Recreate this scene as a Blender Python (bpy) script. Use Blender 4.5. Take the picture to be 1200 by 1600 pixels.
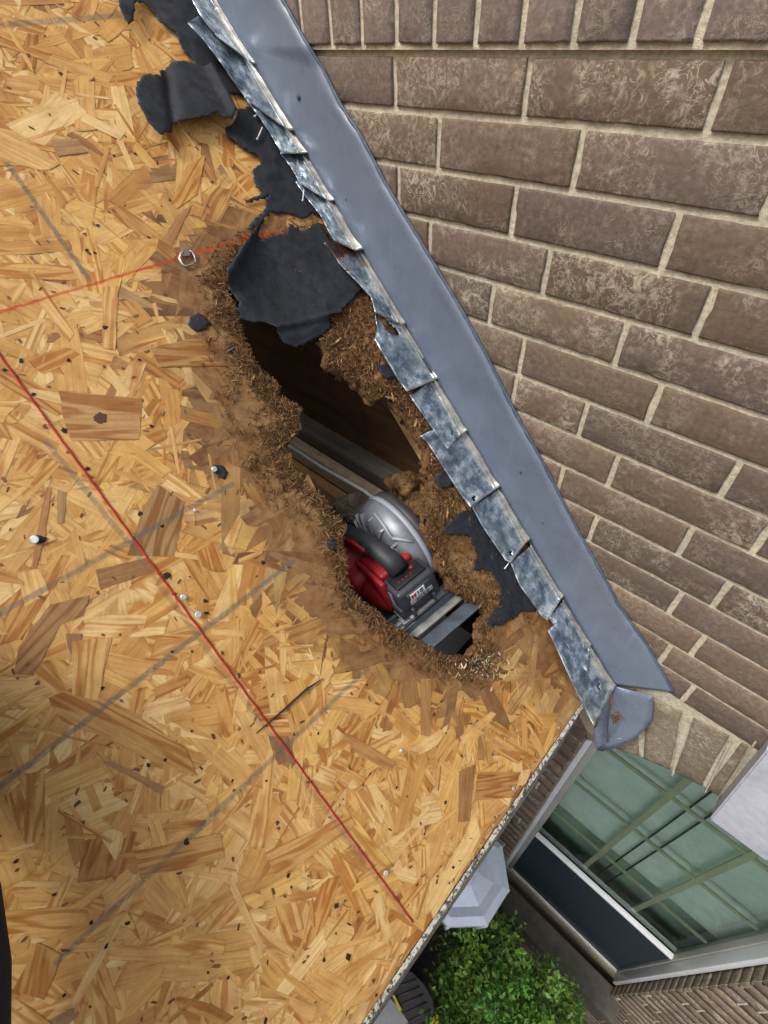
import bpy, bmesh, math, random
import numpy as np
from mathutils import Vector, Matrix, noise
random.seed(7); rng = np.random.default_rng(7)
for o in list(bpy.data.objects): bpy.data.objects.remove(o)
SC = bpy.context.scene; COL = SC.collection
# ---------------------------------------------------------------- camera
# rows: image right, image down, view direction in world axes (x down the rake, y into the wall, z up)
RC = np.array([[0.72358404, 0.68956819, -0.03036198], [0.46956923, -0.52401936, -0.7105691], [-0.50589611, 0.4998994, -0.70297205]])
FPX = 778.76; TH = math.radians(45.986); CT, ST = math.cos(TH), math.sin(TH)
cam_d = bpy.data.cameras.new('camera'); cam = bpy.data.objects.new('camera', cam_d); COL.objects.link(cam)
cam_d.sensor_fit = 'VERTICAL'; cam_d.sensor_height = 36; cam_d.lens = FPX / 1600 * 36
cam_d.clip_start = 0.02; cam_d.clip_end = 500
m = Matrix(((RC[0][0], -RC[1][0], -RC[2][0], 0), (RC[0][1], -RC[1][1], -RC[2][1], 0), (RC[0][2], -RC[1][2], -RC[2][2], 0), (0, 0, 0, 1)))
cam.matrix_world = m; SC.camera = cam
SC.render.resolution_x = 768; SC.render.resolution_y = 1024
# ---------------------------------------------------------------- sky and sun (bright overcast)
W = bpy.data.worlds.new('World'); SC.world = W; W.use_nodes = True
nt = W.node_tree; nt.nodes.clear()
SUN_EL, SUN_AZ = math.radians(58), math.radians(252)   # azimuth measured from +x towards +y
sk = nt.nodes.new('ShaderNodeTexSky'); sk.sky_type = 'NISHITA'; sk.sun_disc = False
sk.sun_elevation = SUN_EL; sk.sun_rotation = math.pi / 2 - SUN_AZ; sk.dust_density = 4; sk.air_density = 1.0
hs = nt.nodes.new('ShaderNodeHueSaturation'); hs.inputs['Saturation'].default_value = 0.38
bg = nt.nodes.new('ShaderNodeBackground'); bg.inputs[1].default_value = 0.15
ow = nt.nodes.new('ShaderNodeOutputWorld')
nt.links.new(sk.outputs[0], hs.inputs['Color']); nt.links.new(hs.outputs[0], bg.inputs[0]); nt.links.new(bg.outputs[0], ow.inputs[0])
sl = bpy.data.lights.new('sun', 'SUN'); sl.energy = 1.5; sl.angle = math.radians(14); sl.color = (1, .96, .9)
sun = bpy.data.objects.new('sun', sl); COL.objects.link(sun)
sd = Vector((math.cos(SUN_EL) * math.cos(SUN_AZ), math.cos(SUN_EL) * math.sin(SUN_AZ), math.sin(SUN_EL)))
sun.rotation_euler = sd.to_track_quat('Z', 'Y').to_euler()
SC.view_settings.view_transform = 'Standard'; SC.view_settings.look = 'None'
SC.view_settings.exposure = 0.47; SC.view_settings.gamma = 1
SC.render.engine = 'CYCLES'
try: SC.cycles.max_bounces = 8; SC.cycles.transparent_max_bounces = 12
except Exception: pass
# ---------------------------------------------------------------- coordinates
ORG = np.array([0, 0, -1.08]); SV = np.array([CT, 0, -ST]); NV = np.array([ST, 0, CT])
def ray(x, y): return RC.T @ np.array([(x - 600) / FPX, (y - 800) / FPX, 1.0])
def wallp(x, y, Y=0.7): d = ray(x, y); return d * Y / d[1]
def deckp(x, y, h=0.0):
    d = ray(x, y); return d * ((NV @ ORG + h) / (NV @ d))
def uvd(x, y, h=0.0):
    p = deckp(x, y, h); return (float((p - ORG) @ SV), float(p[1]))
def D(u, y, h=0.0): return ORG + SV * u + NV * h + np.array([0, y, 0])
def fbm(p, o=4):
    return noise.fractal(Vector(p), 1.0, 2.0, o)
# ---------------------------------------------------------------- materials
def lin(r, g, b):
    f = lambda c: (c / 255 / 12.92) if c / 255 <= .04045 else ((c / 255 + .055) / 1.055) ** 2.4
    return (f(r), f(g), f(b), 1)
class NT:
    def __init__(s, name):
        s.m = bpy.data.materials.new(name); s.m.use_nodes = True; s.t = s.m.node_tree; s.t.nodes.clear()
        s.o = s.n('OutputMaterial'); s.b = s.n('BsdfPrincipled'); s.l(s.b.outputs[0], s.o.inputs[0])
    def n(s, k, **kw):
        x = s.t.nodes.new('ShaderNode' + k)
        for a, b in kw.items(): setattr(x, a, b)
        return x
    def l(s, a, b): s.t.links.new(a, b)
    def val(s, sock, v):
        if hasattr(v, 'links') or isinstance(v, bpy.types.NodeSocket): s.l(v, sock)
        else: sock.default_value = v
    def coord(s, which='Object', scale=(1, 1, 1)):
        c = s.n('TexCoord'); mp = s.n('Mapping'); s.l(c.outputs[which], mp.inputs[0]); mp.inputs['Scale'].default_value = scale
        return mp.outputs[0]
    def noise(s, vec, scale, detail=4, rough=.55, dist=0, out=0):
        x = s.n('TexNoise'); s.l(vec, x.inputs['Vector']); x.inputs['Scale'].default_value = scale
        x.inputs['Detail'].default_value = detail; x.inputs['Roughness'].default_value = rough; x.inputs['Distortion'].default_value = dist
        return x.outputs[out]
    def ramp(s, v, pts, interp='LINEAR'):
        x = s.n('ValToRGB'); x.color_ramp.interpolation = interp; s.l(v, x.inputs[0]); e = x.color_ramp.elements
        while len(e) < len(pts): e.new(.5)
        for i, (p, c) in enumerate(pts):
            e[i].position = p; e[i].color = c if isinstance(c, tuple) else (c, c, c, 1)
        return x.outputs[0]
    def mix(s, f, a, b, mode='MIX'):
        x = s.n('Mix', data_type='RGBA', blend_type=mode); s.val(x.inputs[0], f); s.val(x.inputs[6], a); s.val(x.inputs[7], b); return x.outputs[2]
    def math(s, op, a, b=0.0, c=0.0):
        x = s.n('Math', operation=op); s.val(x.inputs[0], a); s.val(x.inputs[1], b)
        if len(x.inputs) > 2: s.val(x.inputs[2], c)
        return x.outputs[0]
    def attr(s, name, out='Color'):
        x = s.n('Attribute', attribute_name=name); return x.outputs[out]
    def bump(s, h, strength=.3, dist=.001, prev=None):
        x = s.n('Bump'); s.l(h, x.inputs['Height']); x.inputs['Strength'].default_value = strength; x.inputs['Distance'].default_value = dist
        if prev is not None: s.l(prev, x.inputs['Normal'])
        s.l(x.outputs[0], s.b.inputs['Normal']); return x.outputs[0]
    def set(s, **kw):
        nm = dict(base='Base Color', rough='Roughness', metal='Metallic', spec='Specular IOR Level', trans='Transmission Weight', alpha='Alpha', coat='Coat Weight')
        for k, v in kw.items(): s.val(s.b.inputs[nm[k]], v)
        return s
def simple(name, col, rough=.6, metal=0, var=.18, sc=40, bump=.15, dist=.0006, spec=.5):
    s = NT(name); c = s.coord(); n1 = s.noise(c, sc, 5); n2 = s.noise(c, sc * .13, 3)
    k = s.ramp(s.math('ADD', s.math('MULTIPLY', n1, .5), s.math('MULTIPLY', n2, .5)), [(.3, 1 - var), (.7, 1 + var)])
    s.set(base=s.mix(1.0, col, k, 'MULTIPLY'), rough=s.ramp(n2, [(.3, max(.05, rough - .1)), (.7, min(1, rough + .1))]), metal=metal, spec=spec)
    if bump: s.bump(n1, bump, dist)
    return s.m
def mat_osb():
    s = NT('osb_flakes'); uv = s.n('UVMap', uv_map='grain').outputs[0]; ed = s.n('UVMap', uv_map='edge').outputs[0]
    mp = s.n('Mapping'); s.l(uv, mp.inputs[0]); mp.inputs['Scale'].default_value = (14, 260, 1)
    fine = s.noise(mp.outputs[0], 1.0, 6, .65)
    mp2 = s.n('Mapping'); s.l(uv, mp2.inputs[0]); mp2.inputs['Scale'].default_value = (5.5, 45, 1)
    w = s.noise(mp2.outputs[0], 1.0, 2, .4)
    rings = s.math('SINE', s.math('MULTIPLY', w, 34.0)); rings = s.math('MULTIPLY_ADD', rings, .5, .5)
    ca = s.attr('fcol'); pr = s.n('SeparateColor'); s.l(s.attr('fpar'), pr.inputs[0])   # R ring strength, G rot, B unused
    k1 = s.ramp(fine, [(.28, (.66, .57, .46, 1)), (.46, (.95, .93, .90, 1)), (.62, (1.06, 1.07, 1.08, 1)), (.78, (1.28, 1.34, 1.42, 1))])
    col = s.mix(1.0, s.mix(1.0, ca, (1.03, .945, .82, 1), 'MULTIPLY'), k1, 'MULTIPLY')
    rg = s.math('MULTIPLY', s.ramp(rings, [(.35, 0.0), (.9, 1.0)]), pr.outputs[0])
    col = s.mix(rg, col, s.mix(1.0, col, (.70, .52, .36, 1), 'MULTIPLY'))
    oc = s.coord()
    spk = s.ramp(s.noise(oc, 300, 3, .65), [(.64, 0.0), (.72, 1.0)])
    col = s.mix(s.math('MULTIPLY', spk, .35), col, (.10, .055, .025, 1))
    blot = s.ramp(s.noise(oc, 26, 6, .68), [(.42, 0.0), (.66, 1.0)])
    col = s.mix(s.math('MULTIPLY', blot, .48), col, s.mix(1.0, col, (.66, .49, .36, 1), 'MULTIPLY'))
    # dark flake borders: resin line plus painted shadow gap
    sp = s.n('SeparateXYZ'); s.l(ed, sp.inputs[0])
    e = s.math('MINIMUM', s.math('MINIMUM', sp.outputs[0], s.math('SUBTRACT', 1.0, sp.outputs[0])), s.math('MINIMUM', sp.outputs[1], s.math('SUBTRACT', 1.0, sp.outputs[1])))
    e = s.math('ADD', e, s.math('MULTIPLY', s.math('SUBTRACT', s.noise(oc, 90, 3), .5), .09))
    el = s.ramp(e, [(.0, 1.0), (.045, 0.0)])
    col = s.mix(s.math('MULTIPLY', el, .42), col, s.mix(1.0, col, (.36, .24, .15, 1), 'MULTIPLY'))
    # rot and water stain
    n = s.noise(oc, 35, 6, .65); n2 = s.noise(oc, 9, 4, .6)
    r = s.math('ADD', pr.outputs[1], s.math('MULTIPLY', s.math('SUBTRACT', n2, .5), .9)); r = s.math('ADD', r, s.math('MULTIPLY', s.math('SUBTRACT', n, .5), .5))
    rr = s.ramp(r, [(.16, 0.0), (.62, 1.0)])
    rot = s.ramp(n, [(.34, (.035, .019, .010, 1)), (.48, (.13, .070, .032, 1)), (.68, (.28, .165, .08, 1))])
    col = s.mix(s.math('MULTIPLY', rr, .92), col, s.mix(.34, rot, s.mix(1.0, col, (.5, .40, .34, 1), 'MULTIPLY')))
    # old chalk and pencil lines ruled on the panel: (point, direction, half width, strength)
    geo = s.n('NewGeometry').outputs['Position']
    def line(p, q, hw, st, colr, wob=.0035, ns=60):
        nonlocal col
        a = D(*uvd(*p)); b = D(*uvd(*q)); d = b - a; L = np.linalg.norm(d); d = d / L; side = np.cross(d, NV)
        vs = s.n('VectorMath', operation='SUBTRACT'); s.l(geo, vs.inputs[0]); vs.inputs[1].default_value = tuple(a)
        def dot(v):
            x = s.n('VectorMath', operation='DOT_PRODUCT'); s.l(vs.outputs[0], x.inputs[0]); x.inputs[1].default_value = tuple(v); return x.outputs['Value']
        dd = s.math('ABSOLUTE', s.math('ADD', dot(side), s.math('MULTIPLY', s.math('SUBTRACT', s.noise(oc, ns, 3), .5), wob)))
        along = s.math('MULTIPLY', s.math('GREATER_THAN', dot(d), 0.0), s.math('LESS_THAN', dot(d), float(L)))
        f = s.ramp(s.math('DIVIDE', dd, hw), [(.45, 1.0), (1.0, 0.0)])
        br = s.ramp(s.noise(oc, 130, 3, .6), [(.3, .55), (.6, 1.0)])
        f = s.math('MULTIPLY', s.math('MULTIPLY', s.math('MULTIPLY', f, along), st), br)
        col = s.mix(f, col, colr)
    G = (.085, .10, .095, 1)
    line((-400, 1183), (365, 755), .0048, .62, G); line((-400, 1536), (460, 875), .005, .66, G); line((85, 1505), (575, 1043), .005, .58, G)
    line((-400, 75), (190, 26), .006, .55, G); line((10, 255), (142, 442), .0045, .72, G); line((70, 688), (200, 848), .0045, .5, G)
    line((200, 848), (632, 1432), .0048, .38, (.13, .10, .07, 1)); line((690, 1092), (800, 1180), .004, .25, G)
    R_ = (.46, .035, .010, 1)
    line((-400, 610), (420, 362), .0028, .85, R_, .005, 90); line((380, 374), (560, 352), .004, .5, R_, .006, 80)
    s.set(base=col, rough=s.ramp(fine, [(.3, .72), (.7, .5)]), spec=.35)
    b1 = s.bump(fine, .35, .0006); s.bump(s.noise(oc, 900, 2), .12, .0003, b1)
    return s.m
def mat_brick():
    s = NT('brown_brick'); c = s.coord(); ca = s.attr('bcol')
    n = s.noise(c, 120, 6, .6); k = s.ramp(n, [(.3, (.72, .72, .74, 1)), (.7, (1.25, 1.2, 1.12, 1))]); col = s.mix(1.0, ca, k, 'MULTIPLY')
    big = s.ramp(s.noise(c, 9, 3, .6), [(.35, 0.0), (.7, 1.0)])
    # dragged lime skin: curly thin ridges where the smear mask allows
    cu = s.noise(c, 42, 4, .6, 2.2); ridge = s.ramp(s.math('ABSOLUTE', s.math('SUBTRACT', cu, .5)), [(.0, 1.0), (.028, 0.0)])
    msk = s.ramp(s.noise(c, 15, 4, .65), [(.42, 0.0), (.58, 1.0)])
    pr = s.n('SeparateColor'); s.l(s.attr('bpar'), pr.inputs[0])
    smear = s.ramp(s.noise(c, 62, 5, .7, 1.2), [(.50, 0.0), (.66, 1.0)])
    f1 = s.math('MULTIPLY', s.math('MULTIPLY', ridge, msk), s.math('MULTIPLY_ADD', pr.outputs[0], .55, .22)); f2 = s.math('MULTIPLY', s.math('MULTIPLY', smear, s.math('MULTIPLY', msk, pr.outputs[0])), .85)
    f = s.math('MAXIMUM', f1, f2)
    col = s.mix(f, col, (.60, .53, .40, 1))
    dots = s.ramp(s.noise(c, 330, 2, .5), [(.70, 0.0), (.76, 1.0)]); col = s.mix(s.math('MULTIPLY', dots, .6), col, (.55, .46, .3, 1))
    pits = s.ramp(s.noise(c, 420, 2, .5), [(.25, 1.0), (.33, 0.0)]); col = s.mix(s.math('MULTIPLY', pits, .55), col, (.05, .035, .03, 1))
    cl = s.math('MULTIPLY', big, .25); col = s.mix(cl, col, (.13, .115, .10, 1))
    dz = s.n('SeparateXYZ'); s.l(s.n('NewGeometry').outputs['Position'], dz.inputs[0])
    s.set(base=col, rough=.88, spec=.25)
    b = s.bump(s.noise(c, 150, 5, .7), .55, .002); b = s.bump(f, .35, .0012, b); s.bump(pits, -.4, .001, b)
    return s.m
def mat_mortar():
    s = NT('mortar'); c = s.coord(); n = s.noise(c, 160, 6, .7); n2 = s.noise(c, 12, 4)
    s.set(base=s.mix(s.ramp(n2, [(.35, 0.0), (.65, 1.0)]), s.ramp(n, [(.25, (.36, .31, .235, 1)), (.6, (.70, .62, .46, 1))]), s.ramp(n, [(.25, (.30, .27, .21, 1)), (.6, (.60, .54, .41, 1))])), rough=.95, spec=.2)
    b = s.bump(n, .7, .003); s.bump(s.noise(c, 600, 3), .4, .001, b); return s.m
def mat_galv():
    s = NT('galvanised_steel'); c = s.coord(); n = s.noise(c, 42, 6, .7, .15); n2 = s.noise(c, 11, 4, .6); n3 = s.noise(c, 140, 4, .7)
    col = s.ramp(n, [(.30, (.10, .135, .175, 1)), (.44, (.22, .28, .34, 1)), (.53, (.44, .53, .62, 1)), (.63, (.82, .89, .95, 1))])  # pale end of the ramp paints glints along with white oxide
    pat = s.math('MULTIPLY', s.ramp(n2, [(.5, 0.0), (.62, 1.0)]), s.ramp(n3, [(.35, .3), (.6, 1.0)]))
    col = s.mix(s.math('MULTIPLY', pat, .55), col, (.20, .29, .30, 1))
    pr = s.n('SeparateColor'); s.l(s.attr('gpar'), pr.inputs[0])   # R: distance towards fold, G: rust
    dirt = s.math('MULTIPLY', s.ramp(s.math('ADD', pr.outputs[0], s.math('MULTIPLY', s.math('SUBTRACT', n, .5), .9)), [(.72, 0.0), (1.0, 1.0)]), .8)
    col = s.mix(dirt, col, s.ramp(n3, [(.3, (.13, .11, .075, 1)), (.7, (.30, .27, .20, 1))]))
    rust = s.ramp(s.math('ADD', pr.outputs[1], s.math('MULTIPLY', s.math('SUBTRACT', n, .5), .6)), [(.5, 0.0), (.62, 1.0)])
    col = s.mix(rust, col, s.ramp(n3, [(.3, (.045, .018, .012, 1)), (.7, (.15, .06, .035, 1))]))
    s.set(base=col, metal=s.math('MULTIPLY', s.math('SUBTRACT', 1.0, s.math('MAXIMUM', dirt, rust)), .72), rough=s.ramp(n3, [(.3, .14), (.7, .34)]), spec=.6)
    b = s.bump(n3, .12, .0006); s.bump(s.noise(c, 28, 2), .25, .004, b); return s.m
def mat_paint():
    s = NT('slate_grey_painted_metal'); c = s.coord(); n = s.noise(c, 18, 5, .6); n3 = s.noise(c, 300, 3)
    mp = s.coord('Object', (1, 1, 1)); col = s.ramp(n, [(.3, (.125, .150, .200, 1)), (.7, (.155, .188, .245, 1))])
    spk = s.ramp(n3, [(.715, 0.0), (.75, 1.0)]); col = s.mix(s.math('MULTIPLY', spk, .35), col, (.4, .44, .5, 1))
    sc = s.n('TexCoord'); m2 = s.n('Mapping'); s.l(sc.outputs['Object'], m2.inputs[0]); m2.inputs['Scale'].default_value = (90, 90, 6)
    st = s.ramp(s.noise(m2.outputs[0], 1, 3, .5), [(.62, 0.0), (.72, 1.0)]); col = s.mix(s.math('MULTIPLY', st, .22), col, (.25, .28, .34, 1))  # paler streaks paint a sheen into the strip's colour
    s.set(base=col, rough=s.ramp(n, [(.3, .22), (.7, .38)]), spec=.7); bb = s.bump(s.noise(c, 9, 3), .35, .006); s.bump(s.noise(c, 260, 3), .06, .0006, bb); return s.m
def mat_felt():
    s = NT('black_felt'); c = s.coord(); n = s.noise(c, 60, 6, .7); n2 = s.noise(c, 8, 4); n3 = s.noise(c, 500, 3, .6)
    col = s.mix(s.ramp(n2, [(.4, 0.0), (.7, 1.0)]), s.ramp(n, [(.3, (.009, .010, .013, 1)), (.7, (.026, .029, .037, 1))]), s.ramp(n, [(.3, (.016, .019, .026, 1)), (.7, (.042, .047, .060, 1))]))
    dust = s.ramp(s.noise(c, 150, 5, .75, 1.5), [(.60, 0.0), (.72, 1.0)]); col = s.mix(s.math('MULTIPLY', dust, .42), col, (.22, .17, .11, 1))
    s.set(base=col, rough=.72, spec=.3); b = s.bump(n, .3, .001); s.bump(n3, .3, .0005, b); return s.m
def mat_fibre():
    s = NT('rotten_wood_fibre'); c = s.coord(); ca = s.attr('fcol'); n = s.noise(c, 200, 4, .7)
    s.set(base=s.mix(1.0, ca, s.ramp(n, [(.3, (.6, .55, .5, 1)), (.7, (1.25, 1.2, 1.1, 1))]), 'MULTIPLY'), rough=.9, spec=.2); s.bump(n, .5, .001); return s.m
def mat_wood(name, c1, c2, sc=(3, 40, 40)):
    s = NT(name); c = s.coord('Object', sc); n = s.noise(c, 1.0, 6, .6, .8); c2_ = s.coord(); d = s.noise(c2_, 30, 5, .7)
    col = s.ramp(n, [(.3, c1), (.65, c2)]); col = s.mix(s.math('MULTIPLY', s.ramp(d, [(.5, 0.0), (.7, 1.0)]), .6), col, s.mix(1.0, col, (.4, .35, .3, 1), 'MULTIPLY'))
    s.set(base=col, rough=.8, spec=.3); s.bump(n, .3, .001); return s.m
def mat_fascia():
    s = NT('mildewed_white_edge'); c = s.coord(); n = s.noise(c, 150, 6, .75, .5); n2 = s.noise(c, 7, 3)
    f = s.ramp(s.math('ADD', n, s.math('MULTIPLY', s.math('SUBTRACT', n2, .5), .25)), [(.46, 0.0), (.53, 1.0)])
    s.set(base=s.mix(f, (.52, .50, .42, 1), (.045, .035, .022, 1)), rough=.8); s.bump(n, .4, .001); return s.m
def mat_leaf(name, a, b):
    s = NT(name); ca = s.attr('fcol'); s.set(base=ca, rough=.38, spec=.5)
    s.b.inputs['Subsurface Weight'].default_value = 0
    tr = s.n('BsdfTranslucent'); s.l(ca, tr.inputs[0]); mx = s.n('MixShader'); mx.inputs[0].default_value = .22
    s.l(s.b.outputs[0], mx.inputs[1]); s.l(tr.outputs[0], mx.inputs[2]); s.l(mx.outputs[0], s.o.inputs[0]); return s.m
def mat_glass(name, tint, refl, rough=.03):
    s = NT(name); t = s.n('BsdfTransparent'); t.inputs[0].default_value = tint; g = s.n('BsdfGlossy'); g.inputs['Roughness'].default_value = rough; g.inputs[0].default_value = (.8, .95, .9, 1)
    c = s.coord(); bp = s.n('Bump'); s.l(s.noise(c, 5, 3), bp.inputs['Height']); bp.inputs['Strength'].default_value = .08; bp.inputs['Distance'].default_value = .02; s.l(bp.outputs[0], g.inputs['Normal'])
    lw = s.n('LayerWeight'); lw.inputs[0].default_value = refl; mx = s.n('MixShader'); s.l(lw.outputs[0], mx.inputs[0])
    s.l(t.outputs[0], mx.inputs[1]); s.l(g.outputs[0], mx.inputs[2])
    s.l(mx.outputs[0], s.o.inputs[0]); return s.m
M = dict(paleboard=mat_wood('pale_board', (.42, .31, .19, 1), (.70, .54, .36, 1)), litwood=mat_wood('lit_rafter', (.50, .29, .11, 1), (.74, .50, .24, 1)), osb=mat_osb(), brick=mat_brick(), mortar=mat_mortar(), galv=mat_galv(), paint=mat_paint(), felt=mat_felt(), fibre=mat_fibre(),
    fascia=mat_fascia(), leaf=mat_leaf('leaf', 0, 0), glass=mat_glass('green_glass', (.93, .99, .965, 1), .36), darkglass=simple('dark_insect_screen', (.018, .030, .042, 1), .45, var=.15, sc=300, bump=.05), backing=simple('green_backing', (.34, .46, .36, 1), .8, var=.5, sc=9),
    lumber=mat_wood('lumber', (.42, .22, .08, 1), (.66, .38, .15, 1)), oldboard=mat_wood('old_board', (.13, .085, .045, 1), (.30, .21, .12, 1)),
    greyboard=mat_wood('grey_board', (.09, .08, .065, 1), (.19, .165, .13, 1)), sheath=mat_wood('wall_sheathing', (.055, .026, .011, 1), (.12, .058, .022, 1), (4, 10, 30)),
    white=simple('white_frame_paint', (.66, .67, .68, 1), .45, var=.08), shadedframe=simple('shaded_frame', (.33, .32, .30, 1), .5, var=.1),
    muntin=simple('muntin_bar', (.60, .58, .42, 1), .5, var=.08), stone=simple('cast_stone', (.47, .48, .53, 1), .85, var=.22, sc=60, bump=.3),
    cream=simple('cream_band', (.42, .34, .24, 1), .8), ledge=simple('dirty_ledge', (.11, .10, .075, 1), .9, var=.5, sc=30, bump=.5, dist=.003),
    soil=simple('mulch_soil', (.045, .036, .027, 1), .95, var=.5, sc=25, bump=.8, dist=.02), concrete=simple('concrete', (.30, .31, .32, 1), .9, var=.2, sc=20),
    blind=simple('pale_blind', (.84, .93, .88, 1), .7, var=.18, sc=14, bump=.1), room=simple('room_wall', (.25, .30, .22, 1), .9),
    lantern=simple('grey_blue_metal', (.66, .72, .84, 1), .3, metal=.15, var=.1), lantern_dark=simple('lantern_band', (.13, .13, .15, 1), .5),
    yellow=simple('yellow_plastic', (.75, .55, .03, 1), .45, var=.06), charcoal=simple('charcoal_plastic', (.045, .04, .04, 1), .55, var=.35, sc=30),
    red=simple('red_plastic', (.30, .010, .012, 1), .55, var=.3, sc=45), rubber=simple('black_rubber', (.028, .030, .034, 1), .5, var=.3, sc=90), black=simple('black_plastic', (.012, .012, .014, 1), .35, var=.2),
    magn=simple('dusty_magnesium', (.34, .35, .37, 1), .42, metal=.55, var=.3, sc=50), shoe=simple('dusty_shoe_plate', (.30, .30, .29, 1), .5, metal=.35, var=.55, sc=60), guard=simple('guard_grey', (.20, .21, .23, 1), .38, metal=.4, var=.35, sc=50), bluesteel=simple('blue_grey_plate', (.10, .12, .15, 1), .45, metal=.4, var=.6, sc=45),
    steel=simple('blade_steel', (.35, .36, .37, 1), .3, metal=.9, var=.2), zinc=simple('zinc', (.50, .53, .56, 1), .35, metal=.6, var=.15),
    batt=simple('battery_grey', (.040, .045, .056, 1), .5, var=.3, sc=70), label=simple('label_grey', (.30, .33, .38, 1), .4, var=.05), lwhite=simple('label_white', (.75, .75, .74, 1), .4, var=.04),
    navy=simple('navy_cloth', (.010, .012, .022, 1), .9, var=.3, sc=200), string=simple('red_chalk_string', (.42, .022, .015, 1), .8, var=.3, sc=300),
    wire=simple('pale_cable', (.80, .82, .75, 1), .5, var=.15), cap=simple('nail_head', (.60, .64, .64, 1), .35, metal=.5, var=.2, sc=200), hole=simple('punched_void', (.022, .012, .007, 1), .9), knot=simple('dark_knot', (.10, .035, .018, 1), .8),
    leafdry=simple('dry_leaf', (.16, .085, .035, 1), .9, var=.4, sc=150), insul=simple('grey_insulation', (.22, .18, .13, 1), .95, var=.6, sc=60, bump=.9, dist=.01),
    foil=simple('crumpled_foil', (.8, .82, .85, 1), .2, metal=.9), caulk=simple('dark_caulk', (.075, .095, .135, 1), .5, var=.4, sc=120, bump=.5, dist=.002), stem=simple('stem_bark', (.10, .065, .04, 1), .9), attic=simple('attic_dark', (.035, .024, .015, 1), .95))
def emat(name, col):
    return simple(name, col, .4, var=.02, bump=0)
M['print_red'] = emat('print_red', (.5, .01, .015, 1)); M['print_black'] = emat('print_black', (.012, .012, .014, 1)); M['print_white'] = emat('print_white', (.7, .7, .7, 1))
# ---------------------------------------------------------------- object helpers
def link(name, me, mat, parent=None):
    o = bpy.data.objects.new(name, me); COL.objects.link(o)
    if mat is not None and not me.materials: me.materials.append(mat)
    if parent: o.parent = parent
    return o
def tag(o, label=None, cat=None, group=None, kind=None):
    for k, v in (('label', label), ('category', cat), ('group', group), ('kind', kind)):
        if v: o[k] = v
    return o
def empty(name, loc=(0, 0, 0), mat4=None):
    o = bpy.data.objects.new(name, None); COL.objects.link(o); o.empty_display_size = .05
    if mat4 is not None: o.matrix_world = mat4
    else: o.location = loc
    return o
class MB:
    def __init__(s): s.v = []; s.f = []; s.sm = []
    def add(s, vs, fs, smooth=False, T=None):
        b = len(s.v)
        for p in vs:
            p = Vector(p); s.v.append(tuple(T @ p) if T is not None else tuple(p))
        for f in fs: s.f.append([b + i for i in f]); s.sm.append(smooth)
    def box(s, lo, hi, bev=0, seg=2, T=None):
        bm = bmesh.new(); bmesh.ops.create_cube(bm, size=1)
        lo = Vector(lo); hi = Vector(hi); c = (lo + hi) / 2; d = hi - lo
        for v in bm.verts: v.co = Vector((v.co.x * d.x + c.x, v.co.y * d.y + c.y, v.co.z * d.z + c.z))
        if bev: bmesh.ops.bevel(bm, geom=list(bm.edges), offset=bev, segments=seg, profile=.6, affect='EDGES')
        s.bm(bm, bev > 0, T)
    def bm(s, bm, smooth=False, T=None):
        bm.verts.ensure_lookup_table(); s.add([v.co[:] for v in bm.verts], [[v.index for v in f.verts] for f in bm.faces], smooth, T); bm.free()
    def tube(s, pts, rad, n=10, T=None, flat=1.0, cap=True):
        pts = [Vector(p) for p in pts]; k = len(pts); rad = rad if hasattr(rad, '__len__') else [rad] * k; vs = []; up = Vector((0, 0, 1)); last = None
        for i, p in enumerate(pts):
            t = (pts[min(i + 1, k - 1)] - pts[max(i - 1, 0)]).normalized()
            a = last - t * last.dot(t) if last is not None else (up.cross(t) if abs(up.dot(t)) < .95 else Vector((1, 0, 0)).cross(t))
            a.normalize(); last = a; b = t.cross(a)
            for j in range(n): an = 2 * math.pi * j / n; vs.append(p + (a * math.cos(an) + b * math.sin(an) * flat) * rad[i])
        fs = [[i * n + j, i * n + (j + 1) % n, (i + 1) * n + (j + 1) % n, (i + 1) * n + j] for i in range(k - 1) for j in range(n)]
        if cap: fs += [list(range(n))[::-1], [(k - 1) * n + j for j in range(n)]]
        s.add(vs, fs, True, T)
    def prism(s, poly, h0, h1, axis=2, T=None, smooth=False):
        def P(a, b, h): return {2: (a, b, h), 1: (a, h, b), 0: (h, a, b)}[axis]
        n = len(poly); vs = [P(a, b, h0) for a, b in poly] + [P(a, b, h1) for a, b in poly]
        fs = [list(range(n))[::-1], list(range(n, 2 * n))] + [[i, (i + 1) % n, n + (i + 1) % n, n + i] for i in range(n)]
        s.add(vs, fs, smooth, T)
    def build(s, name, mat, parent=None, angle=None):
        me = bpy.data.meshes.new(name); me.from_pydata(s.v, [], s.f); me.update()
        me.polygons.foreach_set('use_smooth', s.sm)
        bm = bmesh.new(); bm.from_mesh(me); bmesh.ops.recalc_face_normals(bm, faces=bm.faces); bm.to_mesh(me); bm.free()
        return link(name, me, mat, parent)
def corner_attr(me, name, percol):
    a = me.color_attributes.new(name, 'FLOAT_COLOR', 'POINT'); a.data.foreach_set('color', np.asarray(percol, np.float32).ravel())
def bake_thick(o, t, off=-1):
    md = o.modifiers.new('solid', 'SOLIDIFY'); md.thickness = t; md.offset = off; return o
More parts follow.
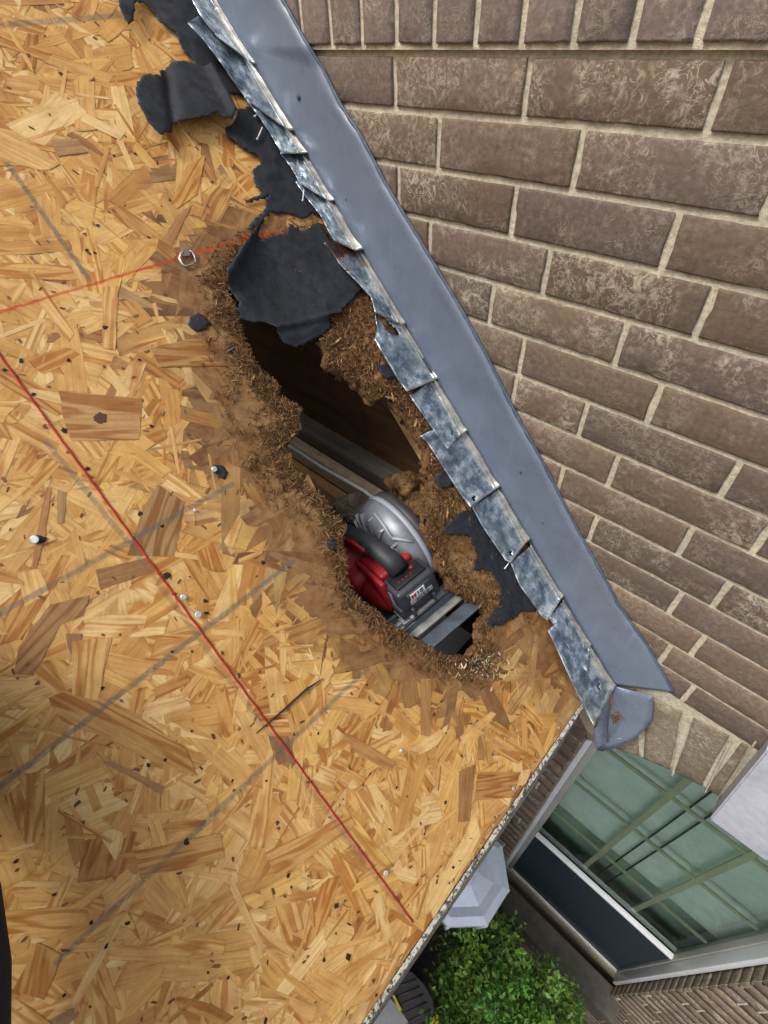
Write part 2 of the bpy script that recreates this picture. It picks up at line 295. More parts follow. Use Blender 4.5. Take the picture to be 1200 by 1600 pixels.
# ---------------------------------------------------------------- polygon tools in deck (u,y)
def pip(P, poly):
    x, y = P[:, 0], P[:, 1]; ins = np.zeros(len(P), bool); n = len(poly)
    for i in range(n):
        x1, y1 = poly[i]; x2, y2 = poly[(i + 1) % n]
        c = ((y1 > y) != (y2 > y)) & (x < (x2 - x1) * (y - y1) / ((y2 - y1) + 1e-12) + x1); ins ^= c
    return ins
def sdist(P, poly):
    d = np.full(len(P), 1e9); n = len(poly)
    for i in range(n):
        a = np.array(poly[i]); b = np.array(poly[(i + 1) % n]); ab = b - a; t = np.clip(((P - a) @ ab) / (ab @ ab + 1e-12), 0, 1)
        d = np.minimum(d, np.linalg.norm(P - (a + t[:, None] * ab), axis=1))
    return np.where(pip(P, poly), -d, d)
HOLE_PX = [(356, 440), (358, 462), (372, 485), (376, 512), (388, 545), (402, 572), (425, 592), (438, 606), (430, 616), (452, 626), (472, 640), (466, 652), (470, 672), (452, 690), (442, 698), (452, 716), (468, 742), (486, 762), (506, 776), (520, 800), (541, 822), (534, 846), (540, 872), (541, 900), (552, 928), (572, 944), (590, 954), (606, 976), (628, 985), (650, 1000), (676, 1014), (700, 1026), (736, 1029), (748, 1008), (750, 978), (763, 960), (748, 944), (728, 930), (706, 920), (700, 900), (690, 888), (686, 866), (672, 850), (662, 826), (668, 800), (680, 776), (676, 752), (668, 735), (668, 700), (655, 676), (640, 655), (622, 634), (600, 618), (585, 626), (572, 612), (560, 600), (545, 588), (530, 578), (508, 566), (512, 548), (500, 532), (520, 505), (500, 470), (470, 430), (420, 400), (375, 410)]
HOLE = [uvd(*p) for p in HOLE_PX]
def resample(poly, step):
    out = []
    for i in range(len(poly)):
        a = np.array(poly[i]); b = np.array(poly[(i + 1) % len(poly)]); k = max(1, int(np.linalg.norm(b - a) / step))
        for j in range(k): out.append(a + (b - a) * j / k)
    return np.array(out)
def rotfield(P):
    d = sdist(P, HOLE); u, y = P[:, 0], P[:, 1]
    wd = .040 + .040 * np.clip(1 - np.abs(u + .86) / .22, 0, 1); r = np.clip(1.12 - d / wd, 0, 1.0)
    band = np.clip((y - .47 - .0 * u) / .10, 0, 1) * np.clip((u + 1.20) / .1, 0, 1) * np.clip((-.31 - u) / .05, 0, 1)   # between hole and flashing
    r = np.maximum(r, band * .95)
    far = np.clip(1 - np.hypot((u + .98) / .14, (y - .38) / .07), 0, 1) * .9; r = np.maximum(r, far)
    low = np.clip((y - .40) / .2, 0, 1) * np.clip((u + .40) / .08, 0, 1); r = np.maximum(r, low * .60)
    edge = np.clip((u + .10) / .04, 0, 1); return np.maximum(r, edge * .42)
# ---------------------------------------------------------------- roof deck
U0, U1, Y0, Y1 = -2.7, -.060, -1.5, .695
deck = empty('roof_deck', tuple(D(-.9, .2)))
tag(deck, 'steep roof deck of tan oriented strand board with a large rotten hole beside the wall', 'roof deck')
def keep_world(o, parent):
    o.parent = parent; o.matrix_parent_inverse = parent.matrix_world.inverted() if parent.matrix_world != Matrix() else Matrix.Translation(-Vector(parent.location)); return o
def child(o, parent):
    o.parent = parent; o.matrix_parent_inverse = Matrix.Translation(-Vector(parent.location)); return o
us = np.concatenate([np.arange(U0, -1.25, .04), np.arange(-1.25, -.20, .0035), np.arange(-.20, U1, .02), [U1]])
ys = np.concatenate([np.arange(Y0, .25, .04), np.arange(.25, .695, .0035), [Y1]])
UU, YY = np.meshgrid(us, ys, indexing='ij'); P = np.stack([UU.ravel(), YY.ravel()], 1)
sdv = sdist(P, HOLE); rotv = rotfield(P)
nz = np.array([fbm((p[0] * 22, p[1] * 22, 3.1)) for p in P]); nz2 = np.array([fbm((p[0] * 75, p[1] * 75, 9.1), 3) for p in P])
rs = np.clip((rotv - .5) / .5, 0, 1)
H = rs * (nz * .010 + nz2 * .006) - np.clip(1 - sdv / .03, 0, 1) * .006
H -= .0004
V3 = ORG + P[:, :1] * SV + H[:, None] * NV + P[:, 1:] * np.array([0, 1, 0])
nu, ny = len(us), len(ys)
ok = (sdv + nz2 * .004) > 0
okg = ok.reshape(nu, ny); cell = okg[:-1, :-1] & okg[1:, :-1] & okg[:-1, 1:] & okg[1:, 1:]
ii, jj = np.nonzero(cell); F = np.stack([ii * ny + jj, (ii + 1) * ny + jj, (ii + 1) * ny + jj + 1, ii * ny + jj + 1], 1)
me = bpy.data.meshes.new('osb_panel'); me.from_pydata(V3.tolist(), [], F.tolist()); me.update()
tones = [(.62, .41, .175), (.52, .31, .115), (.68, .48, .235), (.46, .255, .09), (.57, .36, .15)]
nn = len(V3); base = np.ones((nn, 4)); base[:, :3] = np.array(tones[4]) * (1 + .2 * nz2[:, None]); corner_attr(me, 'fcol', base)
par = np.ones((nn, 4)); par[:, 0] = .2; par[:, 1] = np.maximum(rotv, np.clip(1.12 - sdv / (.10 + .07 * np.clip(1 - np.abs(P[:, 0] + .88) / .25, 0, 1)), 0, 1)); corner_attr(me, 'fpar', par)
uvl = me.uv_layers.new(name='grain'); li = np.zeros(len(me.loops), np.int32); me.loops.foreach_get('vertex_index', li)
uvl.data.foreach_set('uv', np.stack([P[li, 0], P[li, 1]], 1).astype(np.float32).ravel()); e2 = me.uv_layers.new(name='edge'); e2.data.foreach_set('uv', np.full(len(li) * 2, .5, np.float32))
me.polygons.foreach_set('use_smooth', [True] * len(me.polygons))
child(link('osb_panel', me, M['osb']), deck)
# underside and ragged rim of the panel
rim = resample(HOLE, .003); cen = rim.mean(0)
mb = MB(); K = len(rim); rows = 5; vs = []
nxt = np.roll(rim, -3, 0) - np.roll(rim, 3, 0); nrm = np.stack([nxt[:, 1], -nxt[:, 0]], 1); nrm /= np.linalg.norm(nrm, axis=1)[:, None]
tst = sdist(rim + nrm * .01, HOLE); nrm[tst < 0] *= -1     # outward from the hole
for r in range(rows):
    for i in range(K):
        a = fbm((rim[i][0] * 60, rim[i][1] * 60, r * .9), 3); off = .002 - r * .001 + a * .007 - (.004 if r == 2 else 0)
        p = rim[i] + nrm[i] * (off + .001); vs.append(D(p[0], p[1], -.004 - r * .0035 + a * .002))
fs = [[r * K + i, r * K + (i + 1) % K, (r + 1) * K + (i + 1) % K, (r + 1) * K + i] for r in range(rows - 1) for i in range(K)]
mb.add(vs, fs, True); rimo = mb.build('rotten_rim', M['fibre']); nv = len(rimo.data.vertices)
cc = np.ones((nv, 4)); cc[:, :3] = np.array([.15, .085, .040]) * rng.uniform(.35, 1.3, (nv, 1)); corner_attr(rimo.data, 'fcol', cc); child(rimo, deck)
# underside sheet of the panel (dark plywood back) with the same hole, a little wider
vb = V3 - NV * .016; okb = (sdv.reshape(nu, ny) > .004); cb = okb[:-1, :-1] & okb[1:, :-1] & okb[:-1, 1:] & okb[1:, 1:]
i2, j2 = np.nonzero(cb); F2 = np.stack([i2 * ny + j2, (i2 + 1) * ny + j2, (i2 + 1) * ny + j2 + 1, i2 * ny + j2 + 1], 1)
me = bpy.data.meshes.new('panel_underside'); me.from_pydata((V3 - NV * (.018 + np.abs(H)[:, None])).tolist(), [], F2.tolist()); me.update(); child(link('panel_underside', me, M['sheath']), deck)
# flakes
fv, ff, fc, fp, fuv, fed = [], [], [], [], [], []
PAL = [((.67, .46, .20), 6), ((.60, .38, .145), 7), ((.55, .325, .11), 5), ((.46, .25, .082), 2.0), ((.72, .54, .27), 4), ((.34, .18, .075), .35), ((.28, .175, .09), .2), ((.65, .43, .155), 5)]
pw = np.array([w for _, w in PAL]); pw = pw / pw.sum()
def flakes(N, box, lr, wr, h0, h1, rotmax=.62, dark=0):
    C = np.stack([rng.uniform(box[0], box[1], N), rng.uniform(box[2], box[3], N)], 1)
    an = rng.uniform(0, math.pi, N) ; L = rng.uniform(*lr, N) * rng.uniform(.7, 1.4, N); Wd = rng.uniform(*wr, N) * rng.uniform(.6, 1.4, N)
    ca, sa = np.cos(an), np.sin(an)
    ends = [C + np.stack([ca * L * k, sa * L * k], 1) for k in (-.5, 0, .5)]
    dd = np.min([sdist(e, HOLE) for e in ends], 0); rr = np.maximum(rotfield(C), np.clip(1.12 - dd / (.10 + .07 * np.clip(1 - np.abs(C[:, 0] + .88) / .25, 0, 1)), 0, 1)); re = np.max([rotfield(e) for e in ends], 0)
    keep = (dd > .006) & ((re < rotmax) | (rng.uniform(0, 1, N) < .25)) & (dd > .012)
    for e in ends: keep &= (e[:, 0] < U1 - .002) & (e[:, 1] < .693)
    for i in np.nonzero(keep)[0]:
        l, w = L[i] / 2, Wd[i] / 2; a = random.uniform(-.35, .35) * w * 2; b = random.uniform(-.35, .35) * w * 2
        bow = random.uniform(-.12, .12) * w; tp = random.uniform(.72, 1.0); tq = random.uniform(.72, 1)
        pts = [(-l + a, -w * tp), (-l * .33, -w + bow), (l * .33, -w + bow * .6), (l + b, -w * tq), (l + random.uniform(-.3, .2) * w, random.uniform(-.3, .3) * w), (l - b, w * tq), (l * .33, w + bow), (-l * .33, w + bow * .5), (-l - a, w * tp), (-l + random.uniform(-.3, .3) * w, random.uniform(-.3, .3) * w)]
        h = random.uniform(h0, h1); tx = random.gauss(0, .0028); ty = random.gauss(0, .012); b0 = len(fv)
        ou, oy = C[i]; c, s_ = ca[i], sa[i]; off = (random.uniform(0, 60), random.uniform(0, 60))
        ci = rng.choice(len(PAL), p=pw); col = np.array(PAL[ci][0]) * random.uniform(.95, 1.05)
        if dark: col = np.array((.20, .11, .05)) * random.uniform(.4, 1.3)
        rg = random.choice([0, .15, .35, .9, 1]) if ci != 6 else .5
        for (px, py) in pts:
            uu, yy = ou + px * c - py * s_, oy + px * s_ + py * c
            uu = min(uu, U1 - .0015); yy = min(yy, .6935)
            fv.append(D(uu, yy, max(.00005, h + px * tx + py * ty))); fc.append((*col, 1)); fp.append((rg, rr[i], 0, 1))
            fuv.append((px + off[0], py + off[1])); fed.append((min(1, max(0, (px / l + 1) / 2)), min(1, max(0, (py / w + 1) / 2))))
        ff.append(list(range(b0, b0 + 10)))
flakes(3200, (-2.6, -.05, -1.4, .69), (.06, .13), (.020, .05), .0003, .0012)
flakes(4200, (-1.75, -.05, -.42, .69), (.06, .14), (.020, .048), .0008, .0020)
flakes(2300, (-1.75, -.05, -.42, .69), (.045, .11), (.013, .036), .0012, .0023)
flakes(750, (-1.75, -.05, -.42, .69), (.03, .085), (.003, .008), .0014, .0024)
flakes(700, (-1.7, -.05, -.4, .66), (.003, .008), (.0015, .004), .0024, .0030, dark=1)
HERO = [([(247, 757), (288, 785), (272, 870), (198, 868), (225, 790)], (.27, .185, .105), 1), ([(150, 890), (228, 872), (240, 893), (156, 922)], (.21, .115, .055), .2), ([(78, 945), (140, 930), (130, 962), (95, 975), (52, 1055), (22, 1052), (30, 1010)], (.27, .165, .09), .8),
 ([(92, 612), (222, 624), (217, 688), (112, 690), (100, 660)], (.44, .28, .14), 1), ([(716, 1204), (742, 1193), (732, 1282), (714, 1284)], (.27, .15, .065), .5), ([(745, 1205), (812, 1206), (800, 1245), (740, 1250)], (.42, .23, .09), 1),
 ([(75, 1090), (120, 1072), (200, 1108), (290, 1168), (308, 1212), (240, 1190), (160, 1150), (95, 1125)], (.50, .30, .105), 1), ([(90, 765), (103, 770), (100, 818), (90, 818)], (.29, .19, .10), 0), ([(72, 762), (81, 762), (69, 845), (56, 888), (48, 888)], (.37, .18, .08), 0),
 ([(78, 222), (118, 218), (138, 240), (90, 246)], (.30, .20, .115), .3), ([(160, 1190), (172, 1187), (255, 1228), (252, 1240)], (.27, .175, .09), 0), ([(103, 990), (128, 990), (124, 1008), (140, 1002), (118, 1030), (105, 1012)], (.17, .10, .06), 0),
 ([(130, 178), (195, 210), (187, 221), (126, 192)], (.76, .60, .34), 0), ([(160, 450), (185, 448), (180, 548), (160, 545)], (.68, .48, .22), .8), ([(112, 1002), (175, 995), (152, 1095), (114, 1085)], (.64, .44, .18), 1), ([(280, 335), (300, 320), (268, 388), (252, 378)], (.34, .205, .10), .5),
 ([(290, 262), (320, 245), (308, 305), (276, 328), (268, 318)], (.56, .33, .105), 1), ([(234, 545), (300, 530), (392, 545), (390, 572), (250, 575)], (.33, .19, .08), 1), ([(535, 1150), (545, 1147), (618, 1190), (610, 1205), (560, 1180)], (.40, .23, .095), .4), ([(655, 1060), (673, 1060), (670, 1150), (656, 1148)], (.33, .19, .085), .3),
 ([(640, 1290), (668, 1255), (672, 1262), (610, 1325), (598, 1318)], (.74, .55, .27), .1), ([(20, 1545), (60, 1470), (95, 1490), (70, 1560)], (.50, .30, .11), .9), ([(210, 1330), (345, 1300), (350, 1340), (220, 1372)], (.52, .32, .12), 1), ([(415, 1330), (545, 1270), (556, 1288), (430, 1372)], (.55, .34, .13), .9)]
for k_, (px, colr, rg) in enumerate(HERO):
    q = np.array([uvd(*p) for p in px]); m_ = q.mean(0); w_, vv = np.linalg.eigh(np.cov((q - m_).T)); ax = vv[:, 1]; sx = vv[:, 0]; b0 = len(fv); q = resample([tuple(t) for t in q], .008)
    for t in q:
        l_ = float((t - m_) @ ax); c_ = float((t - m_) @ sx); j_ = .0012 * fbm((t[0] * 150, t[1] * 150, 3), 3)
        fv.append(D(t[0] + j_, t[1] + j_, .0026 + .00002 * k_)); fc.append((*(.74 * np.array(colr) + .26 * np.array((.60, .38, .145))), 1)); fp.append((rg, float(rotfield(t[None])[0]), 0, 1)); fuv.append((l_ + k_ * 3, c_ + k_ * 2)); fed.append((.5, .5))
    ff.append(list(range(b0, len(fv))))
me = bpy.data.meshes.new('surface_flakes'); me.from_pydata([tuple(p) for p in fv], [], ff); me.update()
corner_attr(me, 'fcol', fc); corner_attr(me, 'fpar', fp)
li = np.zeros(len(me.loops), np.int32); me.loops.foreach_get('vertex_index', li)
for nm, arr in (('grain', fuv), ('edge', fed)):
    a = me.uv_layers.new(name=nm); a.data.foreach_set('uv', np.asarray(arr, np.float32)[li].ravel())
child(tag(link('surface_flakes', me, M['osb']), kind='stuff'), deck)
# torn fibres round the hole
def fibres(name, N, pick, lr, wr, tilt, hbase, pal, parent, mat):
    v, f, c = [], [], []; got = 0; tries = 0
    while got < N and tries < N * 30:
        tries += 1; r = pick()
        if r is None: continue
        p, pref = r; got += 1
        an = random.gauss(pref, .9) if pref is not None else random.uniform(0, 2 * math.pi)
        L = random.uniform(*lr) * random.uniform(.5, 1.5); w = random.uniform(*wr); ti = abs(random.gauss(0, tilt)); ro = random.uniform(0, math.pi)
        d = np.array([math.cos(an) * math.cos(ti), math.sin(an) * math.cos(ti), math.sin(ti)])
        sd_ = np.array([-math.sin(an), math.cos(an), 0]); up = np.cross(d, sd_); sd_ = sd_ * math.cos(ro) + up * math.sin(ro)
        o = np.array([p[0], p[1], hbase + random.uniform(-.003, .004)]); b0 = len(v); bend = random.gauss(0, .18) * L
        for k, t in enumerate((-.5, 0, .5)):
            q = o + d * L * t + up * bend * (.25 - t * t) * 2; ww = w * (.6 if k != 1 else 1)
            for sgn in (-1, 1):
                x = q + sd_ * ww * sgn * .5; v.append(D(x[0], x[1], x[2]))
        f += [[b0, b0 + 1, b0 + 3, b0 + 2], [b0 + 2, b0 + 3, b0 + 5, b0 + 4]]
        cl = np.array(random.choice(pal)) * random.uniform(.7, 1.2); c += [(*np.clip(cl, 0, .8), 1)] * 6
    me = bpy.data.meshes.new(name); me.from_pydata([tuple(x) for x in v], [], f); me.update(); corner_attr(me, 'fcol', c)
    o = link(name, me, mat); child(o, parent); return o
FP = [(.26, .145, .062), (.17, .090, .040), (.33, .20, .092), (.075, .041, .021), (.22, .12, .052), (.42, .28, .145), (.13, .078, .045), (.05, .029, .017)]
rimN = nrm
def pick_rim():
    i = random.randrange(K); d = abs(random.gauss(0, .020)); p = rim[i] + rimN[i] * d
    if p[1] > .68: return None
    return p, math.atan2(rimN[i][1], rimN[i][0]) + math.pi
cand = np.stack([rng.uniform(-1.15, -.27, 400000), rng.uniform(.30, .69, 400000)], 1)
cr_ = rotfield(cand); cand = cand[(sdist(cand, HOLE) > .001) & (rng.uniform(0, 1, len(cand)) < (cr_ - .45) * 2.2)]; ci_ = [0]
def pick_rot(): ci_[0] += 1; return cand[ci_[0] % len(cand)], None
tag(fibres('torn_fibre', 18000, pick_rim, (.003, .011), (.0003, .0011), .22, .001, FP, deck, M['fibre']), kind='stuff')
tag(fibres('rotten_fibre', 36000, pick_rot, (.003, .012), (.0003, .0012), .14, .0015, FP, deck, M['fibre']), kind='stuff')
tag(fibres('rotten_chips', 1500, pick_rot, (.006, .018), (.002, .006), .06, .001, FP, deck, M['fibre']), kind='stuff')
cand2 = np.stack([rng.uniform(-1.20, -.25, 300000), rng.uniform(.22, .69, 300000)], 1); d2_ = sdist(cand2, HOLE)
wd2 = .035 + .045 * np.clip(1 - np.abs(cand2[:, 0] + .88) / .25, 0, 1); pat2 = np.array([fbm((p[0] * 30, p[1] * 30, 44), 3) for p in cand2[:40000]]); cand2 = cand2[:40000]; d2_ = d2_[:40000]; wd2 = wd2[:40000]
cand2 = cand2[(d2_ > .01) & (rng.uniform(0, 1, 40000) < np.clip(1 - d2_ / wd2 / 1.4, 0, 1) * (pat2 > -.08))]; cj_ = [0]
def pick_far(): cj_[0] += 1; return cand2[cj_[0] % len(cand2)], None
tag(fibres('matted_fibre', 9000, pick_far, (.004, .014), (.0003, .0016), .07, .0028, FP[:3] + FP[4:5] + [(.10, .058, .03), (.06, .035, .02)], deck, M['fibre']), kind='stuff')
# white-grey crumbs near lower tip
def pick_tip():
    q = uvd(random.gauss(745, 22), random.gauss(1040, 14)); P1 = np.array([q])
    return None if sdist(P1, HOLE)[0] < 0 else (np.array(q), None)
tag(fibres('pale_crumbs', 260, pick_tip, (.003, .010), (.001, .003), .3, .006, [(.6, .52, .38), (.5, .4, .26), (.06, .05, .04)], deck, M['fibre']), 'pale crumbs at the lower tip of the hole', kind='stuff')
# ---------------------------------------------------------------- eave board and overhang
ev = empty('eave_fascia', (-.03, 0, -1.1)); tag(ev, 'mildewed white fascia board along the lower edge of the roof deck', 'fascia')
def slopebox(mb, u0, u1, y0, y1, h0, h1):
    vs = [D(u, y, h) for u in (u0, u1) for y in (y0, y1) for h in (h0, h1)]
    mb.add(vs, [[0, 1, 3, 2], [4, 6, 7, 5], [0, 4, 5, 1], [2, 3, 7, 6], [0, 2, 6, 4], [1, 5, 7, 3]])
ex = D(-.058, 0, 0)[0]
for (a, b) in ((-1.5, .2365), (.2375, .602)):
    mb = MB(); n = 60; vs = []
    xo = D(-.0595, 0, .001)
    for i in range(n + 1):
        y = a + (b - a) * i / n; w = .0008 * fbm((y * 30, 1, 2))
        for (dx, dz) in ((0, 0), (.0068 + w, -.004 + w), (.0068 + w, -.19), (.0, -.19)):
            vs.append((xo[0] + dx, y, xo[2] + dz))
    mb.add(vs, [[i * 4 + j, i * 4 + (j + 1) % 4, (i + 1) * 4 + (j + 1) % 4, (i + 1) * 4 + j] for i in range(n) for j in range(4)] + [[0, 1, 2, 3], [n * 4 + 3, n * 4 + 2, n * 4 + 1, n * 4]])
    child(mb.build('fascia_board', M['fascia']), ev)
mb = MB(); mb.box((-.55, -1.5, -1.242), (-.046, .69, -1.228)); child(mb.build('soffit', M['white']), ev)
# ---------------------------------------------------------------- brick wall
wall = empty('brick_wall', (0, .7, -4.1)); tag(wall, 'brown brick house wall with pale mortar and lime smears beside the roof', 'brick wall')
CO = .0677; ZB = -.030                          # course pitch and the top bed joint below the rowlock sill
OX0, OX1, OZ0 = .0, .644, -3.25                  # window opening
XC = .322
def intr(x): return -1.185 - 1.6 * (x - XC) ** 2
def extr(x): return -.977 - .75 * (x - XC) ** 2
bv, bf, bc, bp = [], [], [], []
def brick(quad, nrm_, dep=.006, nx=14, nz_=5, col=None, inv=None, fine=True):
    # quad: four corners (00,10,11,01) of the brick's face, nrm_: outward normal
    q = [np.array(a, float) for a in quad]; N_ = np.array(nrm_, float); b0 = len(bv); sd_ = random.uniform(0, 50)
    t = random.random(); c = np.array((.170, .120, .084)) * random.uniform(.80, 1.18)
    if t < .15: c = np.array((.158, .116, .094)) * random.uniform(.85, 1.1)
    elif t < .3: c = np.array((.135, .10, .078))
    if col is not None: c = np.array(col) * random.uniform(.82, 1.18)
    sm = random.uniform(.7, 1.0) if random.random() < .55 else random.uniform(.05, .4)
    Lx = np.linalg.norm(q[1] - q[0]); Lz = np.linalg.norm(q[3] - q[0])
    for i in range(nx + 3):
        for j in range(nz_ + 3):
            a = min(max((i - 1) / nx, 0), 1); b = min(max((j - 1) / nz_, 0), 1); skirt = i in (0, nx + 2) or j in (0, nz_ + 2)
            # inset edge so that the arris is rounded and wanders
            wob = fbm((q[0][0] * 30 + a * Lx * 60, q[0][2] * 30 + b * Lz * 60, sd_), 3) if fine else 0
            bor = (i in (1, nx + 1)) or (j in (1, nz_ + 1))
            if i in (2,) and nx > 8: a = .22 / nx
            if i == nx and nx > 8: a = 1 - .22 / nx
            if j == 2 and nz_ >= 5: b = .22 / nz_
            if j == nz_ and nz_ >= 5: b = 1 - .22 / nz_
            p = q[0] * (1 - a) * (1 - b) + q[1] * a * (1 - b) + q[2] * a * b + q[3] * (1 - a) * b
            ce = (q[0] + q[1] + q[2] + q[3]) / 4
            h = dep * .0 + wob * .0012
            if bor: h -= .0009 + abs(wob) * .0012
            if bor or skirt: p = p + (ce - p) * 0 + (ce - p) / (np.linalg.norm(ce - p) + 1e-9) * (abs(wob) * .0028)
            if skirt: h = -dep - .004
            bv.append(p + N_ * h); bc.append((*c, 1)); bp.append((sm, 0, 0, 1))
    m_ = nz_ + 3
    for i in range(nx + 2):
        for j in range(nz_ + 2): bf.append([b0 + i * m_ + j, b0 + (i + 1) * m_ + j, b0 + (i + 1) * m_ + j + 1, b0 + i * m_ + j + 1])
G = .0042
def wallbrick(x0, x1, z0, z1, fine):
    if x1 - x0 < .02: return
    nx = 14 if fine else 5
    brick([(x0 + G, .7, z0 + G), (x1 - G, .7, z0 + G), (x1 - G, .7, z1 - G), (x0 + G, .7, z1 - G)], (0, -1, 0), nx=nx, nz_=5 if fine else 2, fine=fine)
# measured joints of the courses in view: start phase per course (head-joint x)
PH = {0: -.4285, 1: -.3475, 2: -.4305, 3: -.3605, 4: -.4415, 5: -.3675, 6: -.4590, 7: -.3915, 8: -.4760, 9: -.3960}
PIT = .2195
k = -0
for k in range(0, 62):
    z1 = ZB - .0677 * k - (0.0 if k == 0 else 0.0); z0 = z1 - .0677
    if k == 0: z1 -= .004
    ph = PH.get(k, -.40 - .04 * (k % 3) + (.109 if k % 2 else 0)); pit = PIT
    fine = z1 > -1.45
    n0 = int(math.floor((-2.6 - ph) / pit)); n1 = int(math.ceil((2.2 - ph) / pit))
    for n in range(n0, n1):
        jit = lambda t: .006 * math.sin(t * 12.9 + k * 7.1)
        x0 = ph + n * pit + jit(n); x1 = ph + (n + 1) * pit + jit(n + 1)
        if k in (6, 9) and n % 3 == 0 and x0 > -.5: x0_ = (x0 + x1) / 2 - .02; segs = [(x0, x0_), (x0_, x1)]
        else: segs = [(x0, x1)]
        for (a, b) in segs:
            zm = (z0 + z1) / 2
            if zm < OZ0 + .0: wallbrick(a, b, z0, z1, fine); continue
            if z0 < -1.0 and b > OX0 - .20 and a < OX1 + .2 and z1 > -1.33:    # beside/under the arch bricks
                xl, xr = (-.035, .679) if z1 > -1.2 else (-.0, .644)
                if b > xl and a < xl: wallbrick(a, xl, z0, z1, fine)
                if a < xr and b > xr: wallbrick(xr, b, z0, z1, fine)
                if b <= xl or a >= xr: wallbrick(a, b, z0, z1, fine)
                continue
            if z0 < -1.0:
                if a < OX0: wallbrick(a, min(b, OX0), z0, z1, fine)
                if b > OX1: wallbrick(max(a, OX1), b, z0, z1, fine)
                continue
            wallbrick(a, b, z0, z1, fine)
# arch bricks (radial)
rc = -1.87
nb = 11
for i in range(nb):
    if i == 5: continue
    f0, f1 = i / nb, (i + 1) / nb
    def px_(f): return OX0 - .002 + (OX1 - OX0 + .004) * f
    def tp(x): dx = x - XC; r = extr(x) - rc; ang = math.atan2(dx, intr(x) - rc); z = extr(XC) - .75 * (dx * 1.25) ** 2; return XC + math.tan(ang) * (z - rc), z
    g = .0075; a, b = px_(f0) + g * .6, px_(f1) - g * .6; (ta, za), (tb, zb) = tp(a), tp(b); ta += g * .5; tb -= g * .5
    if i == 4: b, tb = .262, .226
    if i == 6: a, ta = .382, .418
    brick([(a, .7, intr(a)), (b, .7, intr(b)), (tb, .7, zb), (ta, .7, za)], (0, -1, 0), nx=6, nz_=12, col=(.23, .185, .13))
    # soffit face of the arch brick
    brick([(a, .7, intr(a) + .001), (a, .775, intr(a) + .001), (b, .775, intr(b) + .001), (b, .7, intr(b) + .001)], (0, 0, -1), nx=3, nz_=3, fine=False)
# projecting rowlock sill over the top course
for i in range(-30, 34):
    x0 = -.4395 + i * .0665; x1 = x0 + .0665
    brick([(x0 + .0045, .692, ZB + .004), (x1 - .0045, .692, ZB + .004), (x1 - .0045, .692, ZB + .135), (x0 + .0045, .692, ZB + .135)], (0, -1, 0), nx=5, nz_=8, dep=.006, col=(.20, .155, .135))
# window reveal bricks (left and right jambs, header ends) and the sloping rowlock sill below the window
for k in range(18, 48):
    z1 = ZB - .0677 * k; z0 = z1 - .0677
    if z1 < OZ0 + .03 or z0 > -1.34: continue
    for (x, sgn) in ((OX1, -1), (OX0, 1)):
        brick([(x, .701, z0 + G), (x, .752, z0 + G), (x, .752, z1 - G), (x, .701, z1 - G)], (sgn, 0, 0), nx=3, nz_=3, fine=False, col=(.18, .14, .10))
me = bpy.data.meshes.new('bricks'); me.from_pydata([tuple(p) for p in bv], [], bf); me.update(); corner_attr(me, 'bcol', bc); corner_attr(me, 'bpar', bp)
bm = bmesh.new(); bm.from_mesh(me); bmesh.ops.recalc_face_normals(bm, faces=bm.faces); bm.to_mesh(me); bm.free()
me.polygons.foreach_set('use_smooth', [True] * len(me.polygons)); child(link('brick_courses', me, M['brick']), wall)
# mortar bed: columns with the arched opening left out
mb = MB(); YM = .7045
def mquad(x0, x1, z0a, z0b, z1a, z1b, y=YM): mb.add([(x0, y, z0a), (x1, y, z0b), (x1, y, z1b), (x0, y, z1a)], [[0, 1, 2, 3]])
mquad(-2.6, OX0, -4.2, -4.2, ZB, ZB); mquad(OX1, 2.2, -4.2, -4.2, ZB, ZB); mquad(OX0, OX1, -4.2, -4.2, OZ0 - .02, OZ0 - .02)
NC = 24
for i in range(NC):
    a = OX0 + (OX1 - OX0) * i / NC; b = OX0 + (OX1 - OX0) * (i + 1) / NC; mquad(a, b, intr(a), intr(b), ZB, ZB)
    mb.add([(a, YM, intr(a)), (b, YM, intr(b)), (b, .80, intr(b)), (a, .80, intr(a))], [[0, 1, 2, 3]])
for x in (OX0 - .004, OX1 + .004): mb.add([(x, YM, OZ0 - .02), (x, .80, OZ0 - .02), (x, .80, -1.33), (x, YM, -1.33)], [[0, 1, 2, 3]])
# mortar of the projecting sill
mb.box((-2.6, .6965, ZB - .001), (2.2, .80, ZB + .30)); mb.box((-2.6, .80, -4.2), (-.02, .9, ZB + .2)); mb.box((.70, .80, -4.2), (2.2, .9, ZB + .2)); mb.box((-.02, .80, -.97), (.70, .9, ZB + .2)); mb.box((-.02, .80, -4.2), (.70, .9, OZ0 - .03))
child(mb.build('mortar_bed', M['mortar']), wall)
# keystone
mb = MB(); kz0, kz1 = -1.215, -.90
kp = [(.268, kz0), (.376, kz0), (.413, kz1), (.231, kz1)]
bm = bmesh.new(); vs = [bm.verts.new((x, y, z)) for y in (.656, .74) for (x, z) in kp]
for f in ((0, 1, 2, 3), (7, 6, 5, 4), (0, 4, 5, 1), (1, 5, 6, 2), (2, 6, 7, 3), (3, 7, 4, 0)): bm.faces.new([vs[i] for i in f])
bmesh.ops.bevel(bm, geom=list(bm.edges), offset=.003, segments=2, affect='EDGES'); mb.bm(bm)
ks = mb.build('keystone', M['stone']); child(ks, wall)
